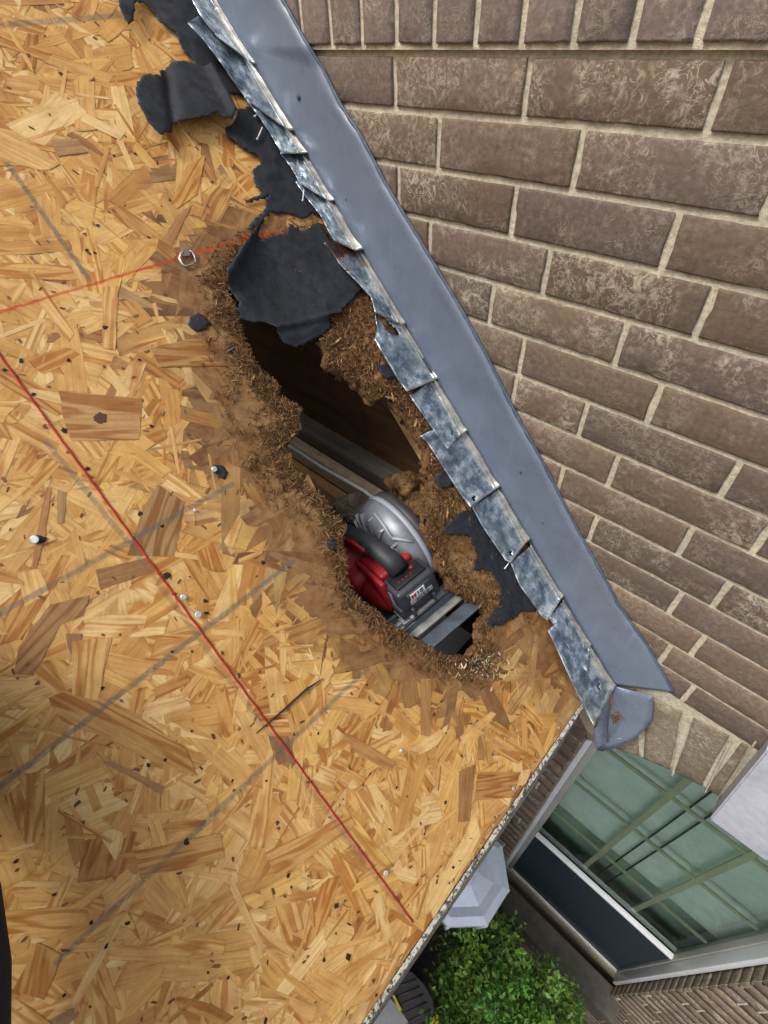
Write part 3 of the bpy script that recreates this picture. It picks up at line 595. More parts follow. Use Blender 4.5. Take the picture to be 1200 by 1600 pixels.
# pale mortar fillet left of the keystone, over the thick first joint
mb = MB()
def fillet(p0, p1, w0, w1, d=.004):
    p0 = np.array(p0); p1 = np.array(p1); t = (p1 - p0) / np.linalg.norm(p1 - p0); s_ = np.array([-t[1], t[0]]); n = 22; vs = []
    for i in range(n + 1):
        f = i / n; c = p0 + (p1 - p0) * f; w = (w0 + (w1 - w0) * f) * (1 + .25 * fbm((c[0] * 60, c[1] * 60, 4), 3))
        for j, (o, h) in enumerate(((-.5, .004), (-.25, -.001), (0, -.0022), (.25, -.001), (.5, .004))):
            q = c + s_ * w * o; vs.append((q[0], .7 + h - .0008 * fbm((q[0] * 90, q[1] * 90, 1), 3), q[1]))
    mb.add(vs, [[i * 5 + j, (i + 1) * 5 + j, (i + 1) * 5 + j + 1, i * 5 + j + 1] for i in range(n) for j in range(4)], True)
fillet((.181, -1.234), (.128, -1.022), .006, .026); fillet((.242, -1.209), (.203, -1.000), .0045, .008); fillet((.2640, -1.206), (.226, -.95), .003, .005)
child(mb.build('pointing', M['mortar']), wall)
# ledge below the window
mb = MB(); mb.box((-.05, .63, OZ0 - .115), (.70, .745, OZ0 - .012), .006); mb.box((-.05, .645, OZ0 - .30), (.70, .699, OZ0 - .12), .006); child(mb.build('window_ledge', M['ledge']), wall)
# ---------------------------------------------------------------- window
win = empty('window', (.32, .8, OZ0)); tag(win, 'green tinted sash window with pale frame below the brick arch', 'window')
mb = MB(); mb.box((.0015, .748, OZ0 + .02), (.018, .80, -1.18), .002); mb.box((.626, .748, OZ0 + .02), (.6425, .80, -1.18), .002); mb.box((.018, .794, OZ0 + .018), (.626, .802, OZ0 + .03), .002)
fr = mb.build('frame', M['white']); child(fr, win)
mb = MB(); mb.box((.0185, .79, OZ0 + .03), (.040, .83, -1.14), .002); mb.box((.6255 - .006, .79, OZ0 + .03), (.6255, .83, -1.14), .002); child(mb.build('sash', M['shadedframe']), win)  # grey tone paints the shade of the groove in the frame
mb = MB(); mb.box((.0405, .792, -2.530), (.619, .812, -2.514), .002); child(mb.build('meeting_rail', M['white']), win)
for x in (.244, .449): mb = MB(); mb.box((x - .009, .826, -2.507), (x + .009, .834, -1.14), .001); child(mb.build('muntin', M['muntin']), win)
for z in (-1.566, -1.897, -2.25): mb = MB(); mb.box((.041, .8265, z - .008), (.619, .8335, z + .008), .001); child(mb.build('muntin', M['muntin']), win)
mb = MB(); mb.add([(.040, .815, -2.508), (.62, .815, -2.508), (.62, .815, -1.10), (.040, .815, -1.10)], [[0, 1, 2, 3]]); child(mb.build('upper_pane', M['glass']), win)
mb = MB(); mb.add([(.0185, .803, OZ0 + .02), (.626, .803, OZ0 + .02), (.62, .803, -2.528), (.0185, .803, -2.528)], [[0, 1, 2, 3]]); child(mb.build('lower_pane', M['darkglass']), win)
mb = MB(); mb.box((-.1, .862, -2.24), (.80, .866, -1.0)); child(mb.build('roller_blind', M['blind']), win)
mb = MB(); mb.box((-.1, .90, -3.2), (.80, .905, -2.0)); child(mb.build('backing_panel', M['backing']), win)  # added panel; its mid green lightens the dark room below the blind
for x in (.300, .340): mb = MB(); mb.tube([(x, .852, -1.1), (x + .002, .852, -1.8), (x, .852, -2.6)], .0028, 6); child(mb.build('upright_line', M['rubber']), win)  # two thin dark uprights behind the glass
mb = MB()
for (lo, hi) in (((-.3, 1.8, -3.6), (1.1, 1.82, -.8)), ((-.32, .91, -3.6), (-.3, 1.8, -.8)), ((1.1, .91, -3.6), (1.12, 1.8, -.8)), ((-.3, .91, -3.62), (1.1, 1.8, -3.6)), ((-.3, .91, -.8), (1.1, 1.8, -.78))): mb.box(lo, hi)
child(mb.build('room_interior', M['room']), win)
# ---------------------------------------------------------------- attic inside the hole
att = empty('roof_framing', (-.8, .6, -.9)); tag(att, 'dim timber framing seen through the hole in the roof deck', 'roof framing')
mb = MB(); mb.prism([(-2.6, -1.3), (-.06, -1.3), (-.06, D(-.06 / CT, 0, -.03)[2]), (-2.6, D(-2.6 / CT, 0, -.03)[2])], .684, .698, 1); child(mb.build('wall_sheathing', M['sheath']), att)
mb = MB(); y0, y1 = .650, .682
slopebox(mb, -2.0, -.10, y0, y1, -.110, -.021); child(mb.build('rafter', M['litwood']), att)  # paler wood tones paint in the daylight near the hole opening
mb = MB(); slopebox(mb, -2.0, -.10, .20, .238, -.16, -.021); child(mb.build('rafter', M['oldboard']), att)
mb = MB(); slopebox(mb, -2.0, -.10, -.21, -.17, -.16, -.021); child(mb.build('rafter', M['oldboard']), att)
mb = MB(); mb.box((-1.6, .632, -.812), (-.40, .683, -.7744), .002); child(mb.build('top_plate', M['greyboard']), att)
mb = MB(); mb.box((-1.6, .600, -.862), (-.38, .631, -.8125), .002); child(mb.build('wall_plate', M['paleboard']), att)
mb = MB(); mb.box((-1.6, .570, -.93), (-.36, .5995, -.864), .002); child(mb.build('nailing_board', M['lumber']), att)
mb = MB(); mb.box((-2.6, -1.5, -1.32), (-.36, .69, -1.30)); mb.box((-2.62, -1.5, -1.3), (-2.6, .69, .9)); mb.box((-2.6, -1.52, -1.3), (-.05, -1.5, 1.0)); mb.box((-.36, -1.5, -1.30), (-.34, .69, -1.22))  # added floor and walls close the attic off from daylight
child(mb.build('attic_enclosure', M['attic']), att)
def lump(name, mat, cs, seed, parent, amp=.022, fr=26, nseg=26, colr=None):
    mb = MB()
    for (c, r) in cs:
        bm = bmesh.new(); bmesh.ops.create_icosphere(bm, subdivisions=5, radius=1)
        for v in bm.verts:
            n = v.co.normalized(); p = Vector(c) + Vector((n.x * r[0], n.y * r[1], n.z * r[2]))
            a = noise.fractal(p * fr + Vector((seed, 0, 0)), .9, 2.1, 5); v.co = p + n * a * amp
        mb.bm(bm, True)
    o = mb.build(name, mat)
    if colr is not None:
        nv = len(o.data.vertices); co = np.zeros(nv * 3); o.data.vertices.foreach_get('co', co); co = co.reshape(-1, 3)
        cc = np.ones((nv, 4)); t = np.array([fbm((p[0] * 40, p[1] * 40, p[2] * 40 + seed), 3) for p in co]); cc[:, :3] = np.array(colr) * np.clip(1 + t[:, None] * .9, .25, 1.9); corner_attr(o.data, 'fcol', cc)
    if parent: child(o, parent)
    return o
def below(x, y, h): return tuple(deckp(x, y, h))
def fuzz(name, src, N, parent, pal, sz=(.004, .013), wd=(.0004, .0014)):
    vsrc = [v.co.copy() for v in src.data.vertices]; nsrc = [v.normal.copy() for v in src.data.vertices]; v, f, c = [], [], []
    for _ in range(N):
        i = random.randrange(len(vsrc)); p = np.array(vsrc[i]) + np.array(nsrc[i]) * random.uniform(-.001, .002); r1 = np.array([random.gauss(0, 1) for _ in range(3)]); n_ = np.array(nsrc[i]); d = r1 - n_ * (r1 @ n_) * .8; d /= np.linalg.norm(d) + 1e-9
        sd_ = np.cross(d, n_); sd_ /= np.linalg.norm(sd_) + 1e-9; L = random.uniform(*sz) / 2; w = random.uniform(*wd) / 2; b0 = len(v)
        v += [p - d * L - sd_ * w * .5, p - d * L + sd_ * w * .5, p + n_ * .0006 + sd_ * w, p + d * L + sd_ * w * .4, p + d * L - sd_ * w * .4, p + n_ * .0006 - sd_ * w]; f.append([b0, b0 + 1, b0 + 2, b0 + 3, b0 + 4, b0 + 5])
        cl = np.array(random.choice(pal)) * random.uniform(.6, 1.2); c += [(*cl, 1)] * 6
    me = bpy.data.meshes.new(name); me.from_pydata([tuple(x) for x in v], [], f); me.update(); corner_attr(me, 'fcol', c); o = link(name, me, M['fibre']); child(o, parent); tag(o, kind='stuff'); return o
pulp = lump('rotten_pulp', M['fibre'], [(below(670, 800, -.10), (.045, .05, .05)), (below(640, 770, -.15), (.05, .04, .05)), (below(700, 830, -.09), (.05, .05, .04)), (below(720, 920, -.085), (.035, .04, .03))], 3, att, colr=(.16, .095, .042)); fuzz('pulp_fibre', pulp, 9000, att, FP)
lump('insulation', M['insul'], [(below(560, 800, -.25), (.07, .03, .03)), (below(590, 830, -.20), (.05, .03, .03))], 8, att)
mb = MB(); cb = []
for (x, y) in ((440, 690), (467, 706), (500, 728), (535, 748), (570, 768), (592, 785), (602, 797), (606, 805)):
    p = ray(x, y) * (.562 / ray(x, y)[1]); cb.append(tuple(p))
mb.tube(cb, .0040, 8); cbl = mb.build('electric_cable', M['wire']); tag(cbl, 'pale electric cable running along the board inside the hole', 'cable')
fo = lump('foil_scrap', M['foil'], [(below(632, 822, -.06), (.008, .005, .010))], 5, None, .008, 90); tag(fo, 'small shiny crumpled foil scrap behind the saw guard', 'foil scrap')
# ---------------------------------------------------------------- black roofing felt pieces
def grid_poly(px, hfun, step=.004, name='felt', mat=None, thick=.0008, jag=.004, drop=None):
    poly = [uvd(*p) for p in px]; A = np.array(poly); lo = A.min(0) - .01; hi = A.max(0) + .01
    bm = bmesh.new(); R_ = resample(poly, .0035)
    vs = []
    for (u, y) in R_:
        a = fbm((u * 170, y * 170, 5), 4) * jag; b = fbm((u * 170 + 30, y * 170, 8), 4) * jag; vs.append((u + a, y + b))
    poly2 = [tuple(v) for v in vs]
    gu = np.arange(lo[0], hi[0], step); gy = np.arange(lo[1], hi[1], step); GU, GY = np.meshgrid(gu, gy, indexing='ij'); GP = np.stack([GU.ravel(), GY.ravel()], 1) + rng.uniform(-.1, .1, (GU.size, 2)) * step
    ins = sdist(GP, poly2) < -step * .45
    from mathutils.geometry import delaunay_2d_cdt
    allp = [Vector(p) for p in poly2] + [Vector(p) for p in GP[ins]]; ne = len(poly2)
    r = delaunay_2d_cdt(allp, [(i, (i + 1) % ne) for i in range(ne)], [], 1, 1e-7)
    v2 = r[0]; fs = [list(f) for f in r[2]]
    cent = np.array([np.mean([v2[i][:] for i in f], 0) for f in fs]); kin = pip(cent, poly2); fs = [f for f, k_ in zip(fs, kin) if k_]
    V = [tuple(D(p[0], p[1], hfun(p[0], p[1]))) for p in v2]
    me = bpy.data.meshes.new(name); me.from_pydata(V, [], fs); me.update(); me.polygons.foreach_set('use_smooth', [True] * len(me.polygons))
    bm = bmesh.new(); bm.from_mesh(me); bmesh.ops.recalc_face_normals(bm, faces=bm.faces); lv = [v for v in bm.verts if not v.link_faces]; bmesh.ops.delete(bm, geom=lv, context='VERTS')
    bm.normal_update()
    if sum((f.normal @ Vector(NV)) if False else f.normal.dot(Vector(NV)) for f in bm.faces) < 0: bmesh.ops.reverse_faces(bm, faces=bm.faces)
    bm.to_mesh(me); bm.free()
    o = link(name, me, mat or M['felt']); bake_thick(o, thick, -1); return o
def sdl(u, y, a, b):   # signed distance to the line a->b (pixels)
    A = np.array(uvd(*a)); B = np.array(uvd(*b)); d = (B - A) / np.linalg.norm(B - A); return float((u - A[0]) * -d[1] + (y - A[1]) * d[0])
def wr(u, y, s=1.0, f=14, seed=0): return .55 * s * (fbm((u * f, y * f, seed), 3) * .5 + fbm((u * f * 3, y * f * 3, seed + 4), 2) * .18)
F1 = [(200, -60), (180, -20), (184, 15), (186, 32), (199, 54), (209, 44), (210, 30), (210, 20), (226, 16), (240, 28), (246, 42), (270, 54), (279, 70), (286, 90), (300, 97), (311, 114), (322, 124), (336, 126), (350, 138), (352, 152), (372, 153), (392, 160), (388, 172), (371, 176), (364, 195), (349, 206), (352, 218), (382, 240), (401, 249), (406, 262), (394, 270), (397, 296), (409, 304), (398, 312), (381, 317), (384, 322), (408, 316), (418, 308), (410, 336), (390, 352), (384, 364), (392, 366), (406, 352), (420, 334), (445, 336), (472, 344), (490, 336), (530, 350), (520, 300), (470, 220), (400, 110), (340, 0), (315, -60)]
def h1(u, y): return .006 + .007 * max(0, fbm((u * 9, y * 9, 2), 3)) + abs(wr(u, y, .010, 11, 3)) + .012 * max(0, min(1, (-1.46 - u) / .06)) * max(0, min(1, (.575 - y) / .04))
tag(grid_poly(F1, h1, name='torn_felt'), 'long torn strip of black felt under the top of the metal flashing', 'roofing felt')
F2 = [(225, 137), (212, 150), (210, 167), (217, 187), (224, 203), (234, 215), (249, 229), (258, 224), (268, 220), (268, 207), (290, 206), (318, 203), (337, 195), (347, 204), (357, 206), (366, 195), (352, 168), (338, 145), (322, 129), (300, 121), (282, 116), (262, 116), (249, 128), (248, 137), (238, 139)]
def h2(u, y):
    a = sdl(u, y, (258, 130), (270, 215)); b = sdl(u, y, (322, 128), (362, 200))
    return .010 + .012 * math.exp(-(a / .008) ** 2) * -.55 + .010 * (1 / (1 + math.exp(-abs(a) / .02))) + .012 * math.exp(-(b / .006) ** 2) + abs(wr(u, y, .005, 16, 7)) + .006
tag(grid_poly(F2, h2, name='felt_flap', thick=.0009), 'raised folded flap of black felt on bare board at the upper left', 'roofing felt')
F3 = [(409, 348), (396, 366), (384, 384), (366, 410), (349, 434), (350, 448), (358, 460), (370, 476), (371, 499), (380, 505), (392, 509), (408, 507), (422, 511), (432, 524), (442, 536), (454, 541), (463, 543), (476, 537), (488, 534), (504, 524), (516, 513), (511, 500), (528, 494), (545, 474), (562, 456), (552, 430), (535, 405), (512, 378), (497, 356), (488, 352), (480, 362), (467, 366), (456, 356), (449, 356), (445, 370), (425, 374), (404, 384), (398, 378)]
def h3(u, y):
    c = np.array(uvd(440, 460)); q = np.array([u, y]) - c; sag = -.012 * max(0, 1 - (q @ q) / .006)
    lip = sdl(u, y, (385, 380), (350, 440)); cr = sdl(u, y, (432, 514), (512, 497))
    return .010 + sag + abs(wr(u, y, .007, 12, 11)) + .016 * math.exp(-(lip / .012) ** 2) + .006 * math.exp(-(cr / .0045) ** 2) - .010 * max(0, min(1, -cr * 30 if cr < 0 else 0))
tag(grid_poly(F3, h3, name='hanging_felt', thick=.0009), 'broad black felt sheet hanging over the top of the rotten hole', 'roofing felt')
F4 = [(687, 831), (704, 812), (721, 798), (742, 800), (752, 815), (768, 840), (790, 866), (815, 905), (840, 950), (826, 956), (812, 955), (797, 967), (780, 976), (762, 979), (758, 967), (775, 946), (779, 920), (770, 903), (762, 892), (750, 890), (737, 892), (740, 878), (742, 867), (736, 852), (729, 837), (708, 837)]
def h4(u, y): return .006 + abs(wr(u, y, .008, 20, 17))
tag(grid_poly(F4, h4, name='lower_felt'), 'crumpled black felt beside the lower flashing right of the saw', 'roofing felt')
def scrap(px, label, seed, nm='felt_scrap', h=.0045, mat=None):
    return tag(grid_poly(px, lambda u, y: h * .8 + abs(wr(u, y, .003, 40, seed)), .004, nm, mat, .001, .003), label, 'felt scrap', 'scraps of torn black felt')
scrap([(296, 497), (308, 491), (322, 497), (329, 508), (318, 518), (306, 520), (293, 511)], 'black felt scrap on the rotten board left of the hanging felt', 1)
scrap([(333, 727), (346, 728), (356, 738), (350, 750), (342, 746), (331, 736)], 'bean shaped black felt scrap beside a pale nail left of the hole', 2)
scrap([(52, 838), (62, 836), (74, 841), (70, 848), (56, 848)], 'tiny black felt scrap under the round nail near the left edge', 3)
scrap([(676, 748), (686, 738), (697, 735), (708, 752), (696, 764), (684, 762)], 'dark felt scrap between the rafter and the galvanised flashing', 4, h=.010)
scrap([(588, 575), (600, 570), (612, 580), (618, 592), (604, 594), (592, 588)], 'felt scrap tucked under the flashing right of the hanging felt', 5, h=.010)
scrap([(508, 846), (518, 842), (524, 850), (520, 860), (510, 858)], 'small black felt scrap on the hole rim just left of the saw', 6, h=.008)
scrap([(655, 680), (664, 672), (676, 668), (690, 690), (676, 694), (660, 692)], 'dark felt scrap under the bent flashing corner by the bright rafter', 7, h=.006)
scrap([(352, 545), (362, 540), (368, 548), (358, 554)], 'tiny felt speck just below the felt scrap on the rotten board', 8)
# ---------------------------------------------------------------- galvanised step flashing
FOLD = lambda t: (330 + (956 - 330) * t, 1069 * t)
def foldx(y): return 331 + y * (956 - 331) / 1069.0
PIECES = [ # outer edge pixels (top to bottom), lift of outer edge, label, rust band
 ([(275, -60), (300, 0), (312, 22), (326, 42), (345, 62)], (395, 100), .020, 'uppermost galvanised step flashing piece at the top edge of the photo'),
 ([(293, 36), (318, 62), (345, 98), (370, 135), (390, 160)], (452, 205), .026, 'mirror bright step flashing piece with a raised pointed upper corner'),
 ([(382, 152), (398, 174), (420, 205), (440, 240)], (470, 240), .016, 'narrow bent step flashing piece holding a small stone'),
 ([(438, 240), (455, 262), (470, 288)], (515, 315), .012, 'short step flashing piece with a gaping lower edge below the small stone'),
 ([(462, 285), (478, 308), (500, 335), (514, 362), (522, 376)], (556, 392), .014, 'twisted step flashing piece just above the rusty one'),
 ([(506, 380), (518, 392), (530, 412), (545, 428), (562, 445), (580, 465), (586, 488)], (628, 508), .014, 'step flashing piece with a dark rust band across its top'),
 ([(586, 490), (589, 515), (585, 530), (600, 556), (620, 590), (636, 612)], (684, 592), .010, 'step flashing piece with a torn open slot near its top'),
 ([(640, 618), (655, 640), (672, 664), (690, 690), (700, 702)], (722, 678), .008, 'brightest step flashing piece with whitened zinc beside the rafter end'),
 ([(657, 681), (668, 692), (682, 714), (700, 742), (718, 770), (735, 793)], (778, 762), .006, 'wide step flashing piece with a bent jutting upper corner'),
 ([(737, 792), (752, 820), (772, 850), (790, 876), (798, 880)], (822, 848), .005, 'step flashing piece with a small hole at its lower corner above the black felt'),
 ([(798, 880), (810, 912), (830, 940), (846, 962), (856, 970)], (878, 934), .005, 'smooth dull blue step flashing piece below the black felt'),
 ([(858, 966), (880, 1000), (905, 1035), (918, 1052)], (922, 1010), .006, 'step flashing piece just above the lowest one'),
 ([(856, 985), (868, 1010), (884, 1045), (900, 1080), (915, 1110), (928, 1135)], (958, 1078), .016, 'lowest step flashing piece lying loose above the kickout'),
]
def flash_piece(i, outer, infold, lift, label):
    o0 = np.array(outer[0], float); i0 = np.array([foldx(outer[0][1] - 28) + 0, outer[0][1] - 28.0]) if i not in (0,) else np.array([foldx(-90), -90.0])
    # inner line runs along the fold from above the piece's top to infold
    f1_ = np.array(infold, float); out = np.array(outer, float)
    seg = np.r_[0, np.cumsum(np.linalg.norm(np.diff(out, axis=0), axis=1))]; seg /= seg[-1]
    nu_, nv_ = 34, 16; vs = []; gp = []
    for a in range(nu_ + 1):
        t = a / nu_; oo = np.array([np.interp(t, seg, out[:, 0]), np.interp(t, seg, out[:, 1])]); inn = i0 + (f1_ - i0) * t
        for b in range(nv_ + 1):
            s_ = b / nv_; q = oo + (inn - oo) * s_
            crinkle = fbm((t * 3 + i * 7, s_ * 2, 2), 3) * .0060 + fbm((t * 9 + i, s_ * 7, 5), 2) * .0012
            endcurl = .005 * max(0, (t - .82) / .18) ** 2 * (1 if i % 2 else 1.6)
            # overlapped like shingles: the lower end of each piece lies over the next
            h = .0085 + lift * (1 - s_) ** 1.4 * (.55 + .45 * math.sin(t * 3.0 + i)) + crinkle * (1 - s_ * .6) + t * .0045 + endcurl * (1 - s_ * .3)
            if s_ > .86: h += ((s_ - .86) / .14) ** 2 * .010
            vs.append(deckp(q[0], q[1], max(h, .0022))); rust = (.55 + .25 * math.exp(-((t - .12) / .10) ** 2) if (i == 5 and t < .42) else 0.0)
            if t > .95: rust = max(rust, .36)
            gp.append((max(s_, .62 + (t - .9) * 3.2 if t > .9 else 0), rust, 0, 1))
    m_ = nv_ + 1
    fs = [[a * m_ + b, (a + 1) * m_ + b, (a + 1) * m_ + b + 1, a * m_ + b + 1] for a in range(nu_) for b in range(nv_)]
    if i == 6: fs = [f for k_, f in enumerate(fs) if not (2 <= k_ // nv_ <= 13 and abs((k_ % nv_) - (4 + (k_ // nv_) * .5)) < 2.4 - (k_ // nv_) * .08)]
    holes = {7: (29, 9), 9: (30, 4), 8: (31, 3), 5: (31, 10), 11: (26, 9), 12: (27, 10)}
    if i in holes: ha, hb = holes[i]; fs = [f for f in fs if not (f[0] // m_ in (ha, ha + 1) and f[0] % m_ == hb) and not (f[0] // m_ == ha and f[0] % m_ == hb + 1)]
    # upstand against the wall, behind the counter flashing
    b0 = len(vs); top = [vs[a * m_ + nv_] for a in range(nu_ + 1)]
    for a in range(nu_ + 1):
        p = np.array(top[a]); vs.append(np.array([p[0] + .001, .6895, p[2] - .002])); vs.append(np.array([p[0] + .001, .6900, p[2] + .03])); gp += [(1, 0, 0, 1)] * 2
    for a in range(nu_):
        fs += [[a * m_ + nv_, (a + 1) * m_ + nv_, b0 + (a + 1) * 2, b0 + a * 2], [b0 + a * 2, b0 + (a + 1) * 2, b0 + (a + 1) * 2 + 1, b0 + a * 2 + 1]]
    me = bpy.data.meshes.new('step_flashing'); me.from_pydata([tuple(v) for v in vs], [], fs); me.update(); corner_attr(me, 'gpar', gp)
    me.polygons.foreach_set('use_smooth', [True] * len(me.polygons))
    bm = bmesh.new(); bm.from_mesh(me); bmesh.ops.recalc_face_normals(bm, faces=bm.faces); lv = [v for v in bm.verts if not v.link_faces]; bmesh.ops.delete(bm, geom=lv, context='VERTS'); bm.to_mesh(me); bm.free()
    o = link('step_flashing', me, M['galv']); bake_thick(o, .0007, 0); tag(o, label, 'step flashing', 'galvanised step flashing pieces along the wall')
for i, (a, b, c, d) in enumerate(PIECES): flash_piece(i, a, b, c, d)
# nails left sticking in the flashing edge, small stone
NAILSTUB = [((398, 182), (404, 176), 'pin nail sticking out of the flashing edge, upper one of three above the felt'), ((402, 217), (410, 199), 'pin nail sticking out of the flashing edge, second one of three'), ((473, 313), (475, 296), 'pin nail sticking out of the flashing edge, lowest one of three'), ((789, 888), (796, 878), 'rusty pin nail under the flashing edge right of the lower felt'), ((322, 60), (323, 45), 'pin nail on the raised corner of the bright flashing')]
for a, b, lb in NAILSTUB:
    mb = MB(); mb.tube([deckp(*a, .012), deckp(*b, .014)], .0011, 6); mb.tube([np.array(deckp(*a, .012)) , np.array(deckp(*a, .012)) + (np.array(deckp(*a, .012)) - np.array(deckp(*b, .014))) * .06], .002, 8)
    tag(mb.build('pin_nail', M['wire']), lb, 'nail', 'pin nails in the flashing edge')
st = lump('small_stone', M['stone'], [(tuple(deckp(456, 225, .012)), (.006, .004, .009))], 2, None, .002, 60); tag(st, 'small tan stone wedged between the flashing and the grey strip', 'stone')
# ---------------------------------------------------------------- counter flashing along the wall
cf = empty('counter_flashing', (-.4, .69, -.6)); tag(cf, 'long slate grey painted counter flashing strip running down the brick wall', 'counter flashing')
NS = 260; TOPPX = [(408, -70), (445, 0), (488, 78), (530, 165), (560, 210), (600, 288), (663, 390), (715, 478), (760, 560), (800, 640), (845, 720), (900, 828), (935, 890), (965, 948), (1010, 1012), (1050, 1082)]
tw = [wallp(x, y, .693) for x, y in TOPPX]; twx = np.array([p[0] for p in tw]); twz = np.array([p[2] for p in tw])
vs = []; cv = []
bA = wallp(290, -68, .683); bB = wallp(956, 1069, .683)
for a in range(NS + 1):
    t = a / NS; bx = bA[0] + (bB[0] - bA[0]) * t; bz = bA[2] + (bB[2] - bA[2]) * t
    tx = twx[0] + (twx[-1] - twx[0]) * t; tz = np.interp(tx, twx, twz) + .0008 * fbm((t * 90, 3, 1), 3)
    for j in range(9):
        s_ = j / 8; x = bx + (tx - bx) * s_; z = bz + (tz - bz) * s_
        y = .683 + .011 * s_ + .0016 * fbm((t * 6, s_ * 1.5, 7), 2) + (.003 if j == 0 else 0) ; y = min(y, .6955)
        if z > ZB - .03: y = min(y, .6955 - .009 * min(1, (z - ZB + .03) / .03))
        vs.append((x, y, z))
mb = MB(); mb.add(vs, [[a * 9 + j, (a + 1) * 9 + j, (a + 1) * 9 + j + 1, a * 9 + j + 1] for a in range(NS) for j in range(8)], True)
o = mb.build('face_strip', M['paint']); bake_thick(o, .0012, 0); child(o, cf)
# hem: thin folded lip at the bottom
mb = MB(); hem = [(vs[a * 9][0], vs[a * 9][1] - .0006, vs[a * 9][2]) for a in range(0, NS + 1, 4)]; mb.tube(hem, .0016, 6); child(mb.build('bottom_hem', M['caulk']), cf)
# caulk bead along the top
mb = MB(); pts = []; rad = []
for a in range(0, NS + 1):
    q = vs[a * 9 + 8]; n_ = fbm((a * .22, 0, 5), 3); n_ = fbm((a * .12, 0, 5), 3); pts.append((q[0], q[1] + .0016, q[2] + .0014 + .0008 * n_)); rad.append(.0026 + .0016 * abs(fbm((a * .14, 2, 9), 3)))
mb.tube(pts, rad, 8, flat=1.0); child(mb.build('caulk_bead', M['caulk']), cf)
for (x, y, r) in ((466, 152, .0045), (813, 738, .0022), (541, 312, .0018), (848, 817, .0016)):
    mb = MB(); p = wallp(x, y, .6865); mb.tube([p, p + np.array([0, -.0012, 0])], [r, r * .7], 10); child(mb.build('screw_dimple', M['charcoal'] if r < .004 else M['caulk']), cf)
# kickout diverter at the bottom end
kk = empty('kickout_flashing', tuple(wallp(960, 1100, .66))); tag(kk, 'rounded grey kickout flashing at the lower end of the counter flashing', 'kickout flashing')
KO = [((955, 1070), .684), ((975, 1076), .685), ((1000, 1082), .688), ((1020, 1087), .690), ((1020, 1104), .688), ((1018, 1124), .684), ((1008, 1140), .678), ((994, 1153), .670), ((978, 1162), .660), ((958, 1170), .648), ((940, 1174), .636), ((932, 1172), .628), ((928, 1158), .626), ((926, 1142), .630), ((935, 1132), .640), ((948, 1110), .665)]
bm = bmesh.new(); kv = [bm.verts.new(wallp(x, y, Y)) for (x, y), Y in KO]; cvv = bm.verts.new(wallp(975, 1122, .674))
for i in range(len(kv)): bm.faces.new([kv[i], kv[(i + 1) % len(kv)], cvv])
bmesh.ops.subdivide_edges(bm, edges=list(bm.edges), cuts=3, use_grid_fill=True); bmesh.ops.recalc_face_normals(bm, faces=bm.faces)
for v in bm.verts: v.co.y += .0015 * fbm((v.co.x * 20, v.co.z * 20, 1), 2)
mb = MB(); mb.bm(bm, True); o = mb.build('rounded_wing', M['paint']); bake_thick(o, .0012, 0); child(o, kk)
# vertical blade folded up on its left
mb = MB(); L_ = [((950, 1072), .684, .040), ((948, 1100), .672, .030), ((948, 1125), .660, .030), ((944, 1150), .652, .030), ((948, 1160), .650, .028)]
a = [wallp(957, 1072, .682), wallp(953, 1095, .668), wallp(951, 1118, .655), wallp(950, 1140, .648), wallp(949, 1161, .640)]
b = [wallp(948, 1082, .655), wallp(944, 1098, .640), wallp(938, 1115, .626), wallp(934, 1130, .616), wallp(938, 1140, .612)]
vs2 = []
for p, q in zip(a, b):
    for s_ in (0, .33, .66, 1): vs2.append(np.array(p) * (1 - s_) + np.array(q) * s_ + NV * .004 * math.sin(s_ * 3.1))
mb.add(vs2, [[i * 4 + j, (i + 1) * 4 + j, (i + 1) * 4 + j + 1, i * 4 + j + 1] for i in range(4) for j in range(3)], True)
o = mb.build('inner_fin', M['paint']); bake_thick(o, .001, 0); child(o, kk)
lb = MB()
for (x0, y0, x1, y1) in ((961, 1155, 972, 1153), (972, 1153, 972, 1158), (966, 1157, 969, 1157)): lb.tube([wallp(x0, y0, .6545 + (x0 - 961) * .0006), wallp(x1, y1, .6545 + (x1 - 961) * .0006)], .0006, 5)
child(lb.build('pale_scratch', M['cap']), kk)
# leaf debris in the kickout
mb = MB(); 
for k in range(150):
    c = wallp(random.gauss(962, 5), random.gauss(1122, 5), .655 + random.uniform(-.006, .004)) if k < 110 else wallp(random.gauss(955, 2), random.uniform(1085, 1135), .655)
    d1 = np.array([random.gauss(0, 1) for _ in range(3)]); d1 /= np.linalg.norm(d1); d2 = np.cross(d1, [random.gauss(0, 1) for _ in range(3)]); d2 /= np.linalg.norm(d2)
    mb.add([c - d1 * .004, c + d2 * .0012, c + d1 * .004, c - d2 * .0012], [[0, 1, 2, 3]])
tag(mb.build('leaf_debris', M['leafdry']), 'clump of brown leaf debris caught in the kickout flashing', 'debris')
# cream trim post at roof corner
cr = MB(); p0 = wallp(905, 1112, .655); bmv = [wallp(900, 1108, .665), wallp(918, 1098, .665), wallp(928, 1135, .66), wallp(926, 1150, .66), wallp(916, 1140, .665)]
cr.add([p for p in bmv] + [p + np.array([-.02, .03, 0]) for p in bmv], [[0, 1, 2, 3, 4], [9, 8, 7, 6, 5]] + [[i, (i + 1) % 5, 5 + (i + 1) % 5, 5 + i] for i in range(5)])
tag(cr.build('rafter_tail', M['cream']), 'pale cut rafter tail poking out at the roof corner under the flashing', 'rafter tail')
